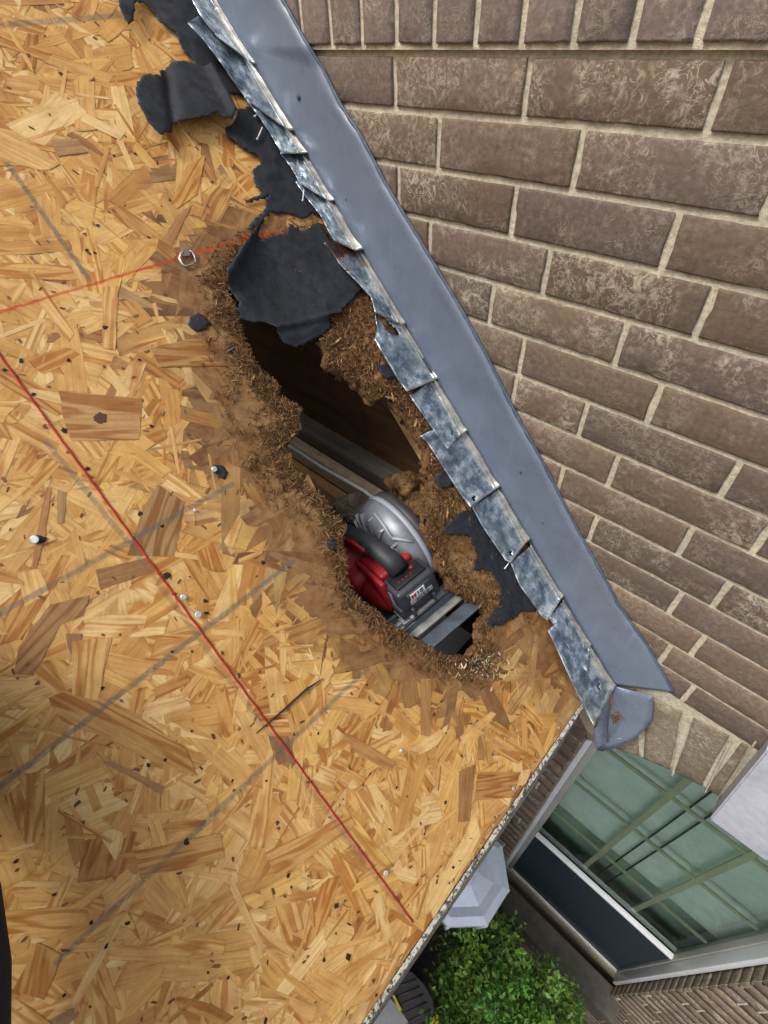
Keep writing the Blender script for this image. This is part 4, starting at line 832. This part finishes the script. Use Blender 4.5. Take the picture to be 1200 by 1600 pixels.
# ---------------------------------------------------------------- nails, clip, knots, string
def disc(name, x, y, r, mat, label, cat, group, h=.0032, tilt=0, t=.0012, wob=0):
    c = deckp(x, y, h); mb = MB(); n = 14; vs = []
    a = np.array([0, 1.0, 0]); b = np.cross(NV, a); N2 = NV + a * tilt; N2 = N2 / np.linalg.norm(N2); a = a - N2 * (a @ N2); b = np.cross(N2, a)
    for (rr, hh) in ((1, 0), (1, t * .6), (.8, t)):
        for j in range(n): w = 1 + wob * math.sin(j * 2.3 + x); vs.append(c + (a * math.cos(j * 2 * math.pi / n) + b * math.sin(j * 2 * math.pi / n)) * r * rr * w + N2 * hh)
    fs = [[k_ * n + j, k_ * n + (j + 1) % n, (k_ + 1) * n + (j + 1) % n, (k_ + 1) * n + j] for k_ in range(2) for j in range(n)] + [[2 * n + j for j in range(n)], list(range(n))[::-1]]
    mb.add(vs, fs); o = mb.build(name, mat); tag(o, label, cat, group); return o
GN = 'nail heads left in the deck'
for (x, y, r, lb) in ((54, 843, .0052, 'round white nail head over a felt scrap near the left edge'), (335, 733, .0042, 'pale nail head at the end of the bean shaped felt scrap'), (305, 797, .0026, 'small nail head on the grey line left of the hole'), (802, 1232, .0035, 'pale nail head near the eave below the saw'),
                      (603, 1364, .0042, 'grey nail head touching the lower end of the red string'), (873, 1137, .0030, 'small nail head by the roof corner'), (287, 933, .0042, 'shiny nail head just right of the red string'), (310, 960, .0048, 'bent shiny nail head below right of the red string'), (627, 1173, .0030, 'dull nail head between the hole and the eave')):
    disc('nail_head', x, y, r, M['cap'], lb, 'nail', GN, .0065 if r > .004 else .004, random.uniform(-.3, .3))
KN = [(153, 352, .003), (211, 240, .0025), (178, 243, .0022), (135, 390, .003), (148, 395, .0025), (232, 370, .0025), (165, 512, .004), (232, 548, .002), (33, 563, .004), (107, 562, .003), (218, 892 - 330, .0025), (52, 616, .003), (8, 578, .003), (137, 732, .0035), (100, 672, .004), (236, 665, .003), (219, 803, .004), (254, 822, .0035), (262, 899, .0062), (321, 939, .0035), (322, 958, .004), (411, 879, .004), (269, 1018, .0025), (160, 1075, .003), (231, 1196, .0035), (259, 1187, .003), (363, 1240 - 20, .0025), (292, 1316, .0045), (199, 1443, .0035), (166, 1478, .0030), (142, 1442, .003), (325, 1520, .0022), (356, 1528, .0028), (416, 1220, .002), (526, 1415, .0045), (545, 1495, .0062), (506, 1500, .004), (450, 1368, .0035), (455, 1386, .0025), (560, 1425, .0022), (696, 1253, .0038), (697, 1145, .002), (573, 1070, .0022), (708, 1355, .0032), (497, 1146, .0025), (663, 1303, .0022), (588, 1555, .003), (25, 1345, .003), (100, 1555, .0025), (620, 1230, .0022), (300, 1142, .0022), (85, 1398, .0025)]
kn = MB()
for i, (x, y, r) in enumerate(KN):
    c = deckp(x, y, .0030); n = 9; rr = [r * random.uniform(.45, 1.1) for _ in range(n)]; a = np.array([0, 1.0, 0]); b = np.cross(NV, a)
    kn.add([c + (a * math.cos(j * 2 * math.pi / n) + b * math.sin(j * 2 * math.pi / n)) * rr[j] for j in range(n)] + [c + NV * .0004], [[j, (j + 1) % n, n] for j in range(n)])
child(tag(kn.build('dark_nail_holes', M['hole']), kind='stuff'), deck)
for (x, y, r, lb) in ((157, 653, .0085, 'k'),):
    c = deckp(x, y, .0031); n = 22; a = np.array([0, 1.0, 0]); b = np.cross(NV, a); kb = MB()
    kb.add([c + (a * math.cos(j * 2 * math.pi / n) + b * math.sin(j * 2 * math.pi / n)) * r * random.uniform(.8, 1.1) for j in range(n)], [list(range(n))]); child(kb.build('wood_knot', M['knot']), deck)
# long dark split with a lifted sliver
mb = MB(); 
a_, b_ = deckp(400, 1146, .0045), deckp(508, 1058, .0045); ctr = [deckp(400, 1146, .0035), deckp(440, 1112, .0052), deckp(480, 1076, .0058), deckp(505, 1060, .0045)]
mb.tube(ctr, [.0006, .0016, .0018, .0006], 6, flat=.5); child(mb.build('raised_sliver', M['hole']), deck)
# metal clip on the chalk line
cl = empty('metal_clip', tuple(deckp(292, 402, .002))); tag(cl, 'small zinc buckle clip lying on the upper red chalk line', 'clip')
mb = MB(); ring = [(286, 393), (282, 396), (280, 404), (284, 412), (289, 416), (300, 414), (306, 409), (304, 401), (300, 394), (296, 392)]
mb.tube([deckp(x, y, .006) for x, y in ring], .0021, 8, flat=.5); child(mb.build('loop', M['zinc']), cl)
mb = MB(); q = [deckp(x, y, .007) for x, y in ((286, 389), (295, 388), (297, 399), (287, 400))]; mb.add(q + [p - NV * .0015 for p in q], [[0, 1, 2, 3], [7, 6, 5, 4], [0, 4, 5, 1], [1, 5, 6, 2], [2, 6, 7, 3], [3, 7, 4, 0]]); child(mb.build('tongue', M['lantern_dark']), cl)
# red string stretched down the deck
mb = MB(); sp = []
A = np.array([-320, 116.]); B = np.array([645, 1441.])
for i in range(161):
    t = i / 160; q = A + (B - A) * t; sp.append(deckp(q[0] + .5 * math.sin(i * 1.7), q[1], .0036 + .0004 * math.sin(i * .9)))
mb.tube(sp, [.00105 + .0003 * abs(math.sin(i * 2.1)) for i in range(161)], 6); tag(mb.build('red_string', M['string']), 'thin red string stretched straight down the deck towards the eave', 'string')
# ---------------------------------------------------------------- circular saw
# frame: x = width to the right, y = forward (away from the viewer), z = saw's up
al = math.radians(47); wv = np.array([.78, -.57, .30]); wv /= np.linalg.norm(wv)
av = np.array([-.60, -.80, 0]); av = av - wv * (av @ wv); av /= np.linalg.norm(av); zc = np.cross(wv, av)
if zc[2] < 0: zc = -zc
fwd = math.cos(al) * av + math.sin(al) * zc; upv = math.sin(al) * av - math.cos(al) * zc
toW = lambda v: RC.T @ v
Xw, Yw, Zw = toW(wv), toW(fwd), toW(upv)
if np.dot(np.cross(Xw, Yw), Zw) < 0: print('SAW HANDED', 'left')
O_ = deckp(655, 925, -.005)
SS = 1.12; SM = Matrix(((Xw[0], Yw[0], Zw[0], O_[0]), (Xw[1], Yw[1], Zw[1], O_[1]), (Xw[2], Yw[2], Zw[2], O_[2]), (0, 0, 0, 1))) @ Matrix.Scale(SS, 4)
saw = empty('circular_saw', mat4=SM); tag(saw, 'red and black cordless circular saw with grey guard sitting in the rotten hole', 'circular saw')
def part(mb, name, mat, parent=saw): o = mb.build(name, mat); o.parent = parent; return o
# battery: rear face at y=0, centre x=0,z=0
mb = MB(); mb.box((-.038, .0, -.020), (.038, .095, .022), .007, 3); mb.box((-.041, .004, -.043), (.041, .105, -.016), .005, 3); mb.box((-.024, -.003, -.012), (.024, .004, .014), .002); 
for x in (-.022, .022): mb.box((x - .0025, -.006, -.042), (x + .0025, .002, -.020), .001)
bat = part(mb, 'battery', M['batt'])
mb = MB(); mb.box((-.030, -.0015, -.046), (.030, .004, -.040), .001); mb.box((-.041, .006, -.0465), (.041, .10, -.0435), .001); part(mb, 'battery_base', M['shoe'], bat)
mb = MB(); mb.box((-.019, -.0042, .000), (.010, -.0031, .012)); part(mb, 'white_label', M['lwhite'], bat)
mb = MB(); mb.box((-.022, -.0041, -.0105), (.024, -.0031, -.001), .0004); part(mb, 'grey_label', M['label'], bat)
mb = MB(); mb.box((-.0385, .020, -.012), (-.0378, .075, .012)); part(mb, 'side_label', M['label'], bat)
mb = MB(); mb.box((-.030, .010, .0222), (.030, .040, .0262), .0015); gp_ = part(mb, 'charge_gauge', M['black'], bat)
def text(s_, size, mat, parent, loc, rot, bold=.0):
    cu = bpy.data.curves.new('lettering', 'FONT'); cu.body = s_; cu.size = size; cu.extrude = .00025; cu.offset = bold; cu.align_x = 'CENTER'; cu.align_y = 'CENTER'
    t = bpy.data.objects.new('lettering', cu); COL.objects.link(t); bpy.context.view_layer.update()
    me = bpy.data.meshes.new_from_object(t.evaluated_get(bpy.context.evaluated_depsgraph_get())); bpy.data.objects.remove(t)
    me.name = 'lettering'; o = link('lettering', me, None); me.materials.clear(); me.materials.append(mat); o.parent = parent; o.location = loc; o.rotation_euler = rot; return o
R90 = (math.pi / 2, 0, 0)
text('M', .0135, M['print_red'], bat, (-.0130, -.0045, .006), R90, .0001); text('18', .0135, M['print_black'], bat, (-.0005, -.0045, .006), R90, .0001)
text('XC5.0', .0105, M['print_black'], bat, (.002, -.0044, -.0058), R90, .0)
text('M18', .009, M['print_red'], bat, (-.0388, .048, .003), (math.pi / 2, 0, -math.pi / 2), .0)
mb = MB(); 
for k in range(4): mb.box((-.020 + k * .008, .019, .0262), (-.0175 + k * .008, .0205, .0268))
mb.add([(.014 + .55 * (a_ - .014), .029 + .55 * (b_ - .029), .0268) for a_, b_ in ((.014, .022), (.017, .027), (.022, .028), (.018, .031), (.019, .036), (.014, .033), (.009, .036), (.010, .031), (.006, .028), (.011, .027))], [list(range(10))]); part(mb, 'gauge_lights', M['print_red'], bat)
# red body: collar above the battery and motor housing on the left
mb = MB(); mb.box((-.036, .044, .018), (.030, .110, .034), .006, 3); mb.box((-.046, .030, -.030), (-.036, .110, .034), .004, 2); part(mb, 'red_collar', M['red'])
mb = MB(); mb.tube([(-.098, .150, -.010), (-.090, .150, -.010), (-.060, .150, -.010), (-.020, .150, -.010), (.01, .150, -.010)], [.026, .036, .042, .044, .044], 26); mb.box((-.075, .085, -.045), (-.01, .19, .018), .016, 3)
mb.tube([(-.045, .095, -.02), (-.03, .06, -.035), (-.01, .03, -.04)], [.028, .026, .022], 14); part(mb, 'motor_housing', M['red'])
mb = MB(); mb.tube([(-.104, .150, -.010), (-.097, .150, -.010)], [.026, .034], 26); mb.tube([(-.066, .075, -.075), (-.068, .10, -.07), (-.07, .13, -.066)], [.016, .02, .02], 14); part(mb, 'motor_cap', M['black'])
# handle
mb = MB(); hp = [(-.002, .040, .026), (-.004, .054, .042), (-.008, .076, .052), (-.012, .102, .057), (-.016, .130, .058), (-.020, .156, .054), (-.024, .176, .042), (-.026, .186, .018)]
mb.tube(hp, [.019, .018, .0165, .0155, .0155, .016, .0165, .018], 18, flat=.82); part(mb, 'handle', M['rubber'])
mb = MB(); mb.box((-.020, .085, .047), (-.004, .115, .058), .003, 2); mb.tube([(-.026, .09, .058), (-.030, .12, .062), (-.034, .15, .060)], .004, 8); part(mb, 'trigger', M['red'])
# upper guard: half disc with raised ribs, axle at (x .035..), y .155, z -.025
cy, cz, RG = .128, -.012, .105; GS = .86
mb = MB(); n = 56
def arc(r, x, a0, a1, n): return [(x, cy + GS * r * math.cos(a0 + (a1 - a0) * i / n), cz + GS * r * math.sin(a0 + (a1 - a0) * i / n)) for i in range(n + 1)]
a0, a1 = math.radians(-22), math.radians(202)
prof = [(.014, .010), (.012, .074), (.016, .090), (.026, .102), (.040, .108), (.054, .109), (.058, .106), (.060, .096)]
vs = [];
for (x, r) in prof: vs += arc(r, x, a0, a1, n)
mb.add(vs, [[k_ * (n + 1) + i, k_ * (n + 1) + i + 1, (k_ + 1) * (n + 1) + i + 1, (k_ + 1) * (n + 1) + i] for k_ in range(len(prof) - 1) for i in range(n)], True)
g = part(mb, 'upper_guard', M['guard']); bake_thick(g, .002, -1)
mb = MB()
for k in range(9):
    an = math.radians(2 + k * 22); c, s_ = math.cos(an), math.sin(an); t = (-s_, c)
    p0 = (cy + .034 * c, cz + .034 * s_); p1 = (cy + .085 * c, cz + .085 * s_); w = .0020
    vs = [(x, p[0] + t[0] * w * q, p[1] + t[1] * w * q) for (x, p) in ((.002 if k % 2 else .006, p0), (.014, p1), (.036, p1), (.036, p0)) for q in (-1, 1)]
    mb.add(vs, [[0, 1, 3, 2], [2, 3, 5, 4], [4, 5, 7, 6], [6, 7, 1, 0], [0, 2, 4, 6], [1, 7, 5, 3]])
mb.tube([(.004, cy, cz), (.034, cy, cz)], .036, 24); part(mb, 'guard_ribs', M['magn'], g)
mb = MB(); prof2 = [(.060, .104), (.060, .110), (.076, .110), (.076, .104)]; vs = []
for (x, r) in prof2: vs += arc(r, x, math.radians(20), math.radians(175), 24)
mb.add(vs, [[k_ * 25 + i, k_ * 25 + i + 1, ((k_ + 1) % 4) * 25 + i + 1, ((k_ + 1) % 4) * 25 + i] for k_ in range(4) for i in range(24)], True); part(mb, 'guard_rim', M['charcoal'], g)
mb = MB(); vs = []
for (x, r) in ((.050, .1095), (.050, .1115), (.0595, .1115), (.0595, .1095)): vs += arc(r, x, math.radians(-15), math.radians(190), 40)
mb.add(vs, [[k_ * 41 + i, k_ * 41 + i + 1, ((k_ + 1) % 4) * 41 + i + 1, ((k_ + 1) % 4) * 41 + i] for k_ in range(4) for i in range(40)], True); part(mb, 'guard_lip', M['label'], g)
mb = MB(); mb.tube([(.020, .075, .060), (.024, .095, .072), (.028, .125, .080)], .003, 8); mb.tube([(.020, .075, .060), (.034, .062, .052), (.044, .054, .045)], .003, 8); part(mb, 'guard_brace', M['label'], g)
mb = MB(); mb.box((.012, .02, -.052), (.020, .12, -.030), .003); mb.tube([(.018, .035, -.045), (.016, .05, .0), (.014, .075, .045)], [.007, .006, .004], 8); part(mb, 'depth_lever', M['magn'])
# blade and lower guard
mb = MB(); nb_ = 48; vs = []
for x in (.047, .0486):
    for i in range(nb_): an = 2 * math.pi * i / nb_; r = .076 if i % 2 else .0715; vs.append((x, cy + r * math.cos(an), cz + r * math.sin(an)))
mb.add(vs, [list(range(nb_))[::-1], list(range(nb_, 2 * nb_))] + [[i, (i + 1) % nb_, nb_ + (i + 1) % nb_, nb_ + i] for i in range(nb_)]); part(mb, 'blade', M['steel'])
mb = MB(); vs = []
for (x, r) in ((.034, .03), (.034, .086), (.058, .086), (.058, .06)): vs += arc(r, x, math.radians(180), math.radians(345), 40)
mb.add(vs, [[k_ * 41 + i, k_ * 41 + i + 1, (k_ + 1) * 41 + i + 1, (k_ + 1) * 41 + i] for k_ in range(3) for i in range(40)], True); o = part(mb, 'lower_guard', M['zinc']); bake_thick(o, .0015)
# shoe
mb = MB(); mb.box((-.078, .006, -.074), (.020, .30, -.070), .001); mb.box((.074, .006, -.074), (.098, .30, -.070), .001); mb.box((.020, .006, -.074), (.074, .035, -.070), .001); mb.box((.020, .262, -.074), (.074, .30, -.070), .001)
mb.box((-.078, .002, -.074), (.098, .006, -.060), .001); sh = part(mb, 'shoe', M['bluesteel'])
mb = MB(); mb.box((-.072, .008, -.0695), (.094, .016, -.060), .002); mb.box((-.072, .040, -.0695), (.018, .046, -.064), .001); mb.box((-.072, -.012, -.079), (.105, .004, -.0745), .001); part(mb, 'shoe_edge', M['shoe'], sh)
mb = MB(); mb.box((-.078, -.040, -.090), (.090, -.014, -.086), .001); part(mb, 'shoe_extension', M['bluesteel'], sh)
mb = MB(); mb.box((-.060, .012, -.0695), (.060, .022, -.052), .003, 2); mb.box((-.045, .004, -.052), (.045, .02, -.0475), .001); part(mb, 'shoe_rib', M['magn'], sh)
# ---------------------------------------------------------------- grey metal sheet lying in the lower tip of the hole
# ---------------------------------------------------------------- lantern below the eave
lp_ = ray(722, 1355); lp_ = lp_ * (-2.2 / lp_[2]); ln = empty('wall_lantern', tuple(lp_)); tag(ln, 'pale grey octagonal lantern top hanging below the eave beside the window', 'lantern')
mb = MB(); 
def octring(r, z, rot=math.pi / 8): return [(r * math.cos(rot + k * math.pi / 4), r * math.sin(rot + k * math.pi / 4), z) for k in range(8)]
pr_ = [(.030, .035), (.062, .030), (.066, .010), (.058, .006), (.12, -.022), (.150, -.018), (.176, -.030), (.178, -.045)]
vs = []; 
for r, z in pr_: vs += octring(r, z)
mb.add(vs, [[k * 8 + i, k * 8 + (i + 1) % 8, (k + 1) * 8 + (i + 1) % 8, (k + 1) * 8 + i] for k in range(len(pr_) - 1) for i in range(8)] + [list(range(8))]); mb.build('octagonal_cap', M['lantern'], ln)
mb = MB(); vs = octring(.170, -.046) + octring(.150, -.14); mb.add(vs, [[i, (i + 1) % 8, 8 + (i + 1) % 8, 8 + i] for i in range(8)]); mb.build('lantern_glass', M['lantern_dark'], ln)
mb = MB()
for k in range(8): p, q = octring(.172, -.04)[k], octring(.152, -.30)[k]; mb.tube([p, q], .008, 6)
mb.build('lantern_frame', M['lantern'], ln)
mb = MB(); vs = octring(.152, -.30) + octring(.05, -.36); mb.add(vs, [[i, (i + 1) % 8, 8 + (i + 1) % 8, 8 + i] for i in range(8)]); mb.build('lantern_bottom', M['lantern'], ln); mb = MB(); mb.tube([(0, .0, .03), (0, .06, .09), (0, .20, .09), (0, .27, .02)], .012, 8); mb.build('bracket', M['lantern'], ln)
# ---------------------------------------------------------------- ground, path, shrub, tote, lower wall
mb = MB(); mb.add([(-80, -80, -4.15), (80, -80, -4.15), (80, 80, -4.15), (-80, 80, -4.15)], [[0, 1, 2, 3]]); tag(mb.build('ground', M['soil']), kind='structure')
mb = MB(); mb.box((-.5, -3, -4.14), (.03, .15, -4.10), .01); mb.box((-.5, -6, -4.14), (3, -.9, -4.10), .01); tag(mb.build('path', M['concrete']), kind='structure')
lw_ = MB(); lw_.box((-.62, -1.5, -4.2), (-.50, .69, -1.245)); tag(lw_.build('porch_wall', M['ledge']), 'dark plain wall set back under the roof overhang', 'wall')
def shrub(cx, cy_, cz_, R, N, label):
    sh_ = empty('shrub', (cx, cy_, -4.14)); tag(sh_, label, 'shrub', 'evergreen shrubs under the eave')
    v, f, c = [], [], []
    clumps = []
    for _ in range(150):
        th, ph = random.uniform(0, 2 * math.pi), math.acos(random.uniform(-.1, 1)); rr = R * random.uniform(.50, 1.10)
        clumps.append(((cx + rr * math.sin(ph) * math.cos(th), cy_ + rr * math.sin(ph) * math.sin(th) * .8, cz_ + rr * math.cos(ph) * .8), rr / R))
    stm = MB()
    for k, (cp, q) in enumerate(clumps):
        tone = random.uniform(.45, 1.5) ; hue = random.random()
        if k < 70: stm.tube([(cx, cy_, -4.14), ((cx + cp[0]) / 2 + random.uniform(-.05, .05), (cy_ + cp[1]) / 2, (cp[2] - 4.0) / 2), cp], [.012, .007, .003], 5)
        for _ in range(N // 150):
            d = np.array([random.gauss(0, 1) for _ in range(3)]); p = np.array(cp) + d * .028; a = np.array([random.gauss(0, 1), random.gauss(0, 1), random.gauss(.6, .8)]); a /= np.linalg.norm(a)
            b = np.cross(a, [random.gauss(0, 1) for _ in range(3)]); b /= np.linalg.norm(b); l = random.uniform(.017, .030); w = l * .62; nrm__ = np.cross(a, b); b0 = len(v)
            v += [p, p + a * l * .5 + b * w * .5 + nrm__ * .002, p + a * l, p + a * l * .5 - b * w * .5 + nrm__ * .002]; f += [[b0, b0 + 1, b0 + 2], [b0, b0 + 2, b0 + 3]]
            g_ = tone * random.uniform(.75, 1.25); cc = (np.array((.11, .28, .05)) * (1 - hue * .5) + np.array((.46, .64, .12)) * hue * .5) * g_; c += [(*cc, 1)] * 4
    me = bpy.data.meshes.new('foliage'); me.from_pydata([tuple(x) for x in v], [], f); me.update(); corner_attr(me, 'fcol', c); child(link('foliage', me, M['leaf']), sh_); child(stm.build('stems', M['stem']), sh_)
shrub(.29, .27, -3.04, .36, 12500, 'dense bright green evergreen shrub directly below the eave')
shrub(.95, .05, -3.6, .34, 9000, 'smaller dark green shrub beyond the first along the brick wall')
for (x, y) in ((745, 1540), (760, 1580), (738, 1585)): pass
dl = MB()
for (x, y, s_) in ((752, 1543, .022), (742, 1575, .03), (745, 1580, .02)):
    p = ray(x, y); p = p * (-2.80 / p[2]); a = random.uniform(0, 3); d1 = np.array([math.cos(a), math.sin(a), .3]) * s_; d2 = np.array([-math.sin(a), math.cos(a), .2]) * s_ * .5
    dl.add([p - d1, p + d2 * .7, p + d1, p - d2], [[0, 1, 2], [0, 2, 3]])
tag(dl.build('dry_leaves', M['leafdry']), 'few dry brown leaves resting on top of the green shrub', 'leaves')
# tote with dark ribbed lid and yellow clips
tt = empty('storage_bin', (-.04, .03, -4.1)); tag(tt, 'tall dark bin with ribbed lid and yellow clips under the eave', 'bin')
def gp3(x, y, z): d = ray(x, y); return d * z / d[2]
lid = [gp3(x, y, -2.85) for x, y in ((600, 1500), (622, 1512), (645, 1520), (662, 1538), (676, 1562), (682, 1600), (688, 1680), (640, 1700), (640, 1600), (622, 1574), (606, 1556), (590, 1530))]
mb = MB(); n = len(lid); mb.add([tuple(p) for p in lid] + [tuple(p - np.array([0, 0, .05])) for p in lid], [list(range(n)), list(range(n, 2 * n))[::-1]] + [[i, (i + 1) % n, n + (i + 1) % n, n + i] for i in range(n)]); o = mb.build('lid', M['charcoal']); child(o, tt)
mb = MB()
for k in range(7):
    a, b = gp3(612 + k * 6.5, 1545 + k * 13, -2.848), gp3(650 + k * 5.5, 1530 + k * 12, -2.848); mb.tube([a, b], .0035, 6)
child(mb.build('lid_rib', M['charcoal']), tt)
c0 = np.mean(lid, 0); mb = MB(); mb.add([tuple(c0 + (p - c0) * .9 - np.array([0, 0, .052])) for p in lid] + [tuple(c0 + (p - c0) * .8 - np.array([0, 0, 1.25])) for p in lid], [list(range(n)), list(range(n, 2 * n))[::-1]] + [[i, (i + 1) % n, n + (i + 1) % n, n + i] for i in range(n)]); child(mb.build('bin', M['charcoal']), tt)
for pts in (((613, 1556), (616, 1554), (628, 1578), (624, 1580)), ((672, 1600), (676, 1590), (684, 1585), (687, 1610), (676, 1620))):
    q = [gp3(x, y, -2.838) for x, y in pts]; n = len(q); mb = MB(); mb.add(q + [p - np.array([0, 0, .04]) for p in q], [list(range(n)), list(range(n, 2 * n))[::-1]] + [[i, (i + 1) % n, n + (i + 1) % n, n + i] for i in range(n)]); child(mb.build('clip', M['yellow']), tt)
# ---------------------------------------------------------------- photographer's leg at the lower left corner
mb = MB(); kp_ = [deckp(-118, 1900, .12), deckp(-106, 1700, .12), deckp(-102, 1560, .12), deckp(-116, 1450, .12), deckp(-175, 1330, .12), deckp(-240, 1200, .11), deckp(-420, 1090, .10), deckp(-760, 1010, .09), deckp(-1300, 950, .07)]
mb.tube(kp_, [.052, .054, .054, .054, .060, .070, .072, .066, .058], 36); lg = mb.build('person', M['navy']); tag(lg, 'edge of a leg in dark navy trousers at the lower left corner', 'person')
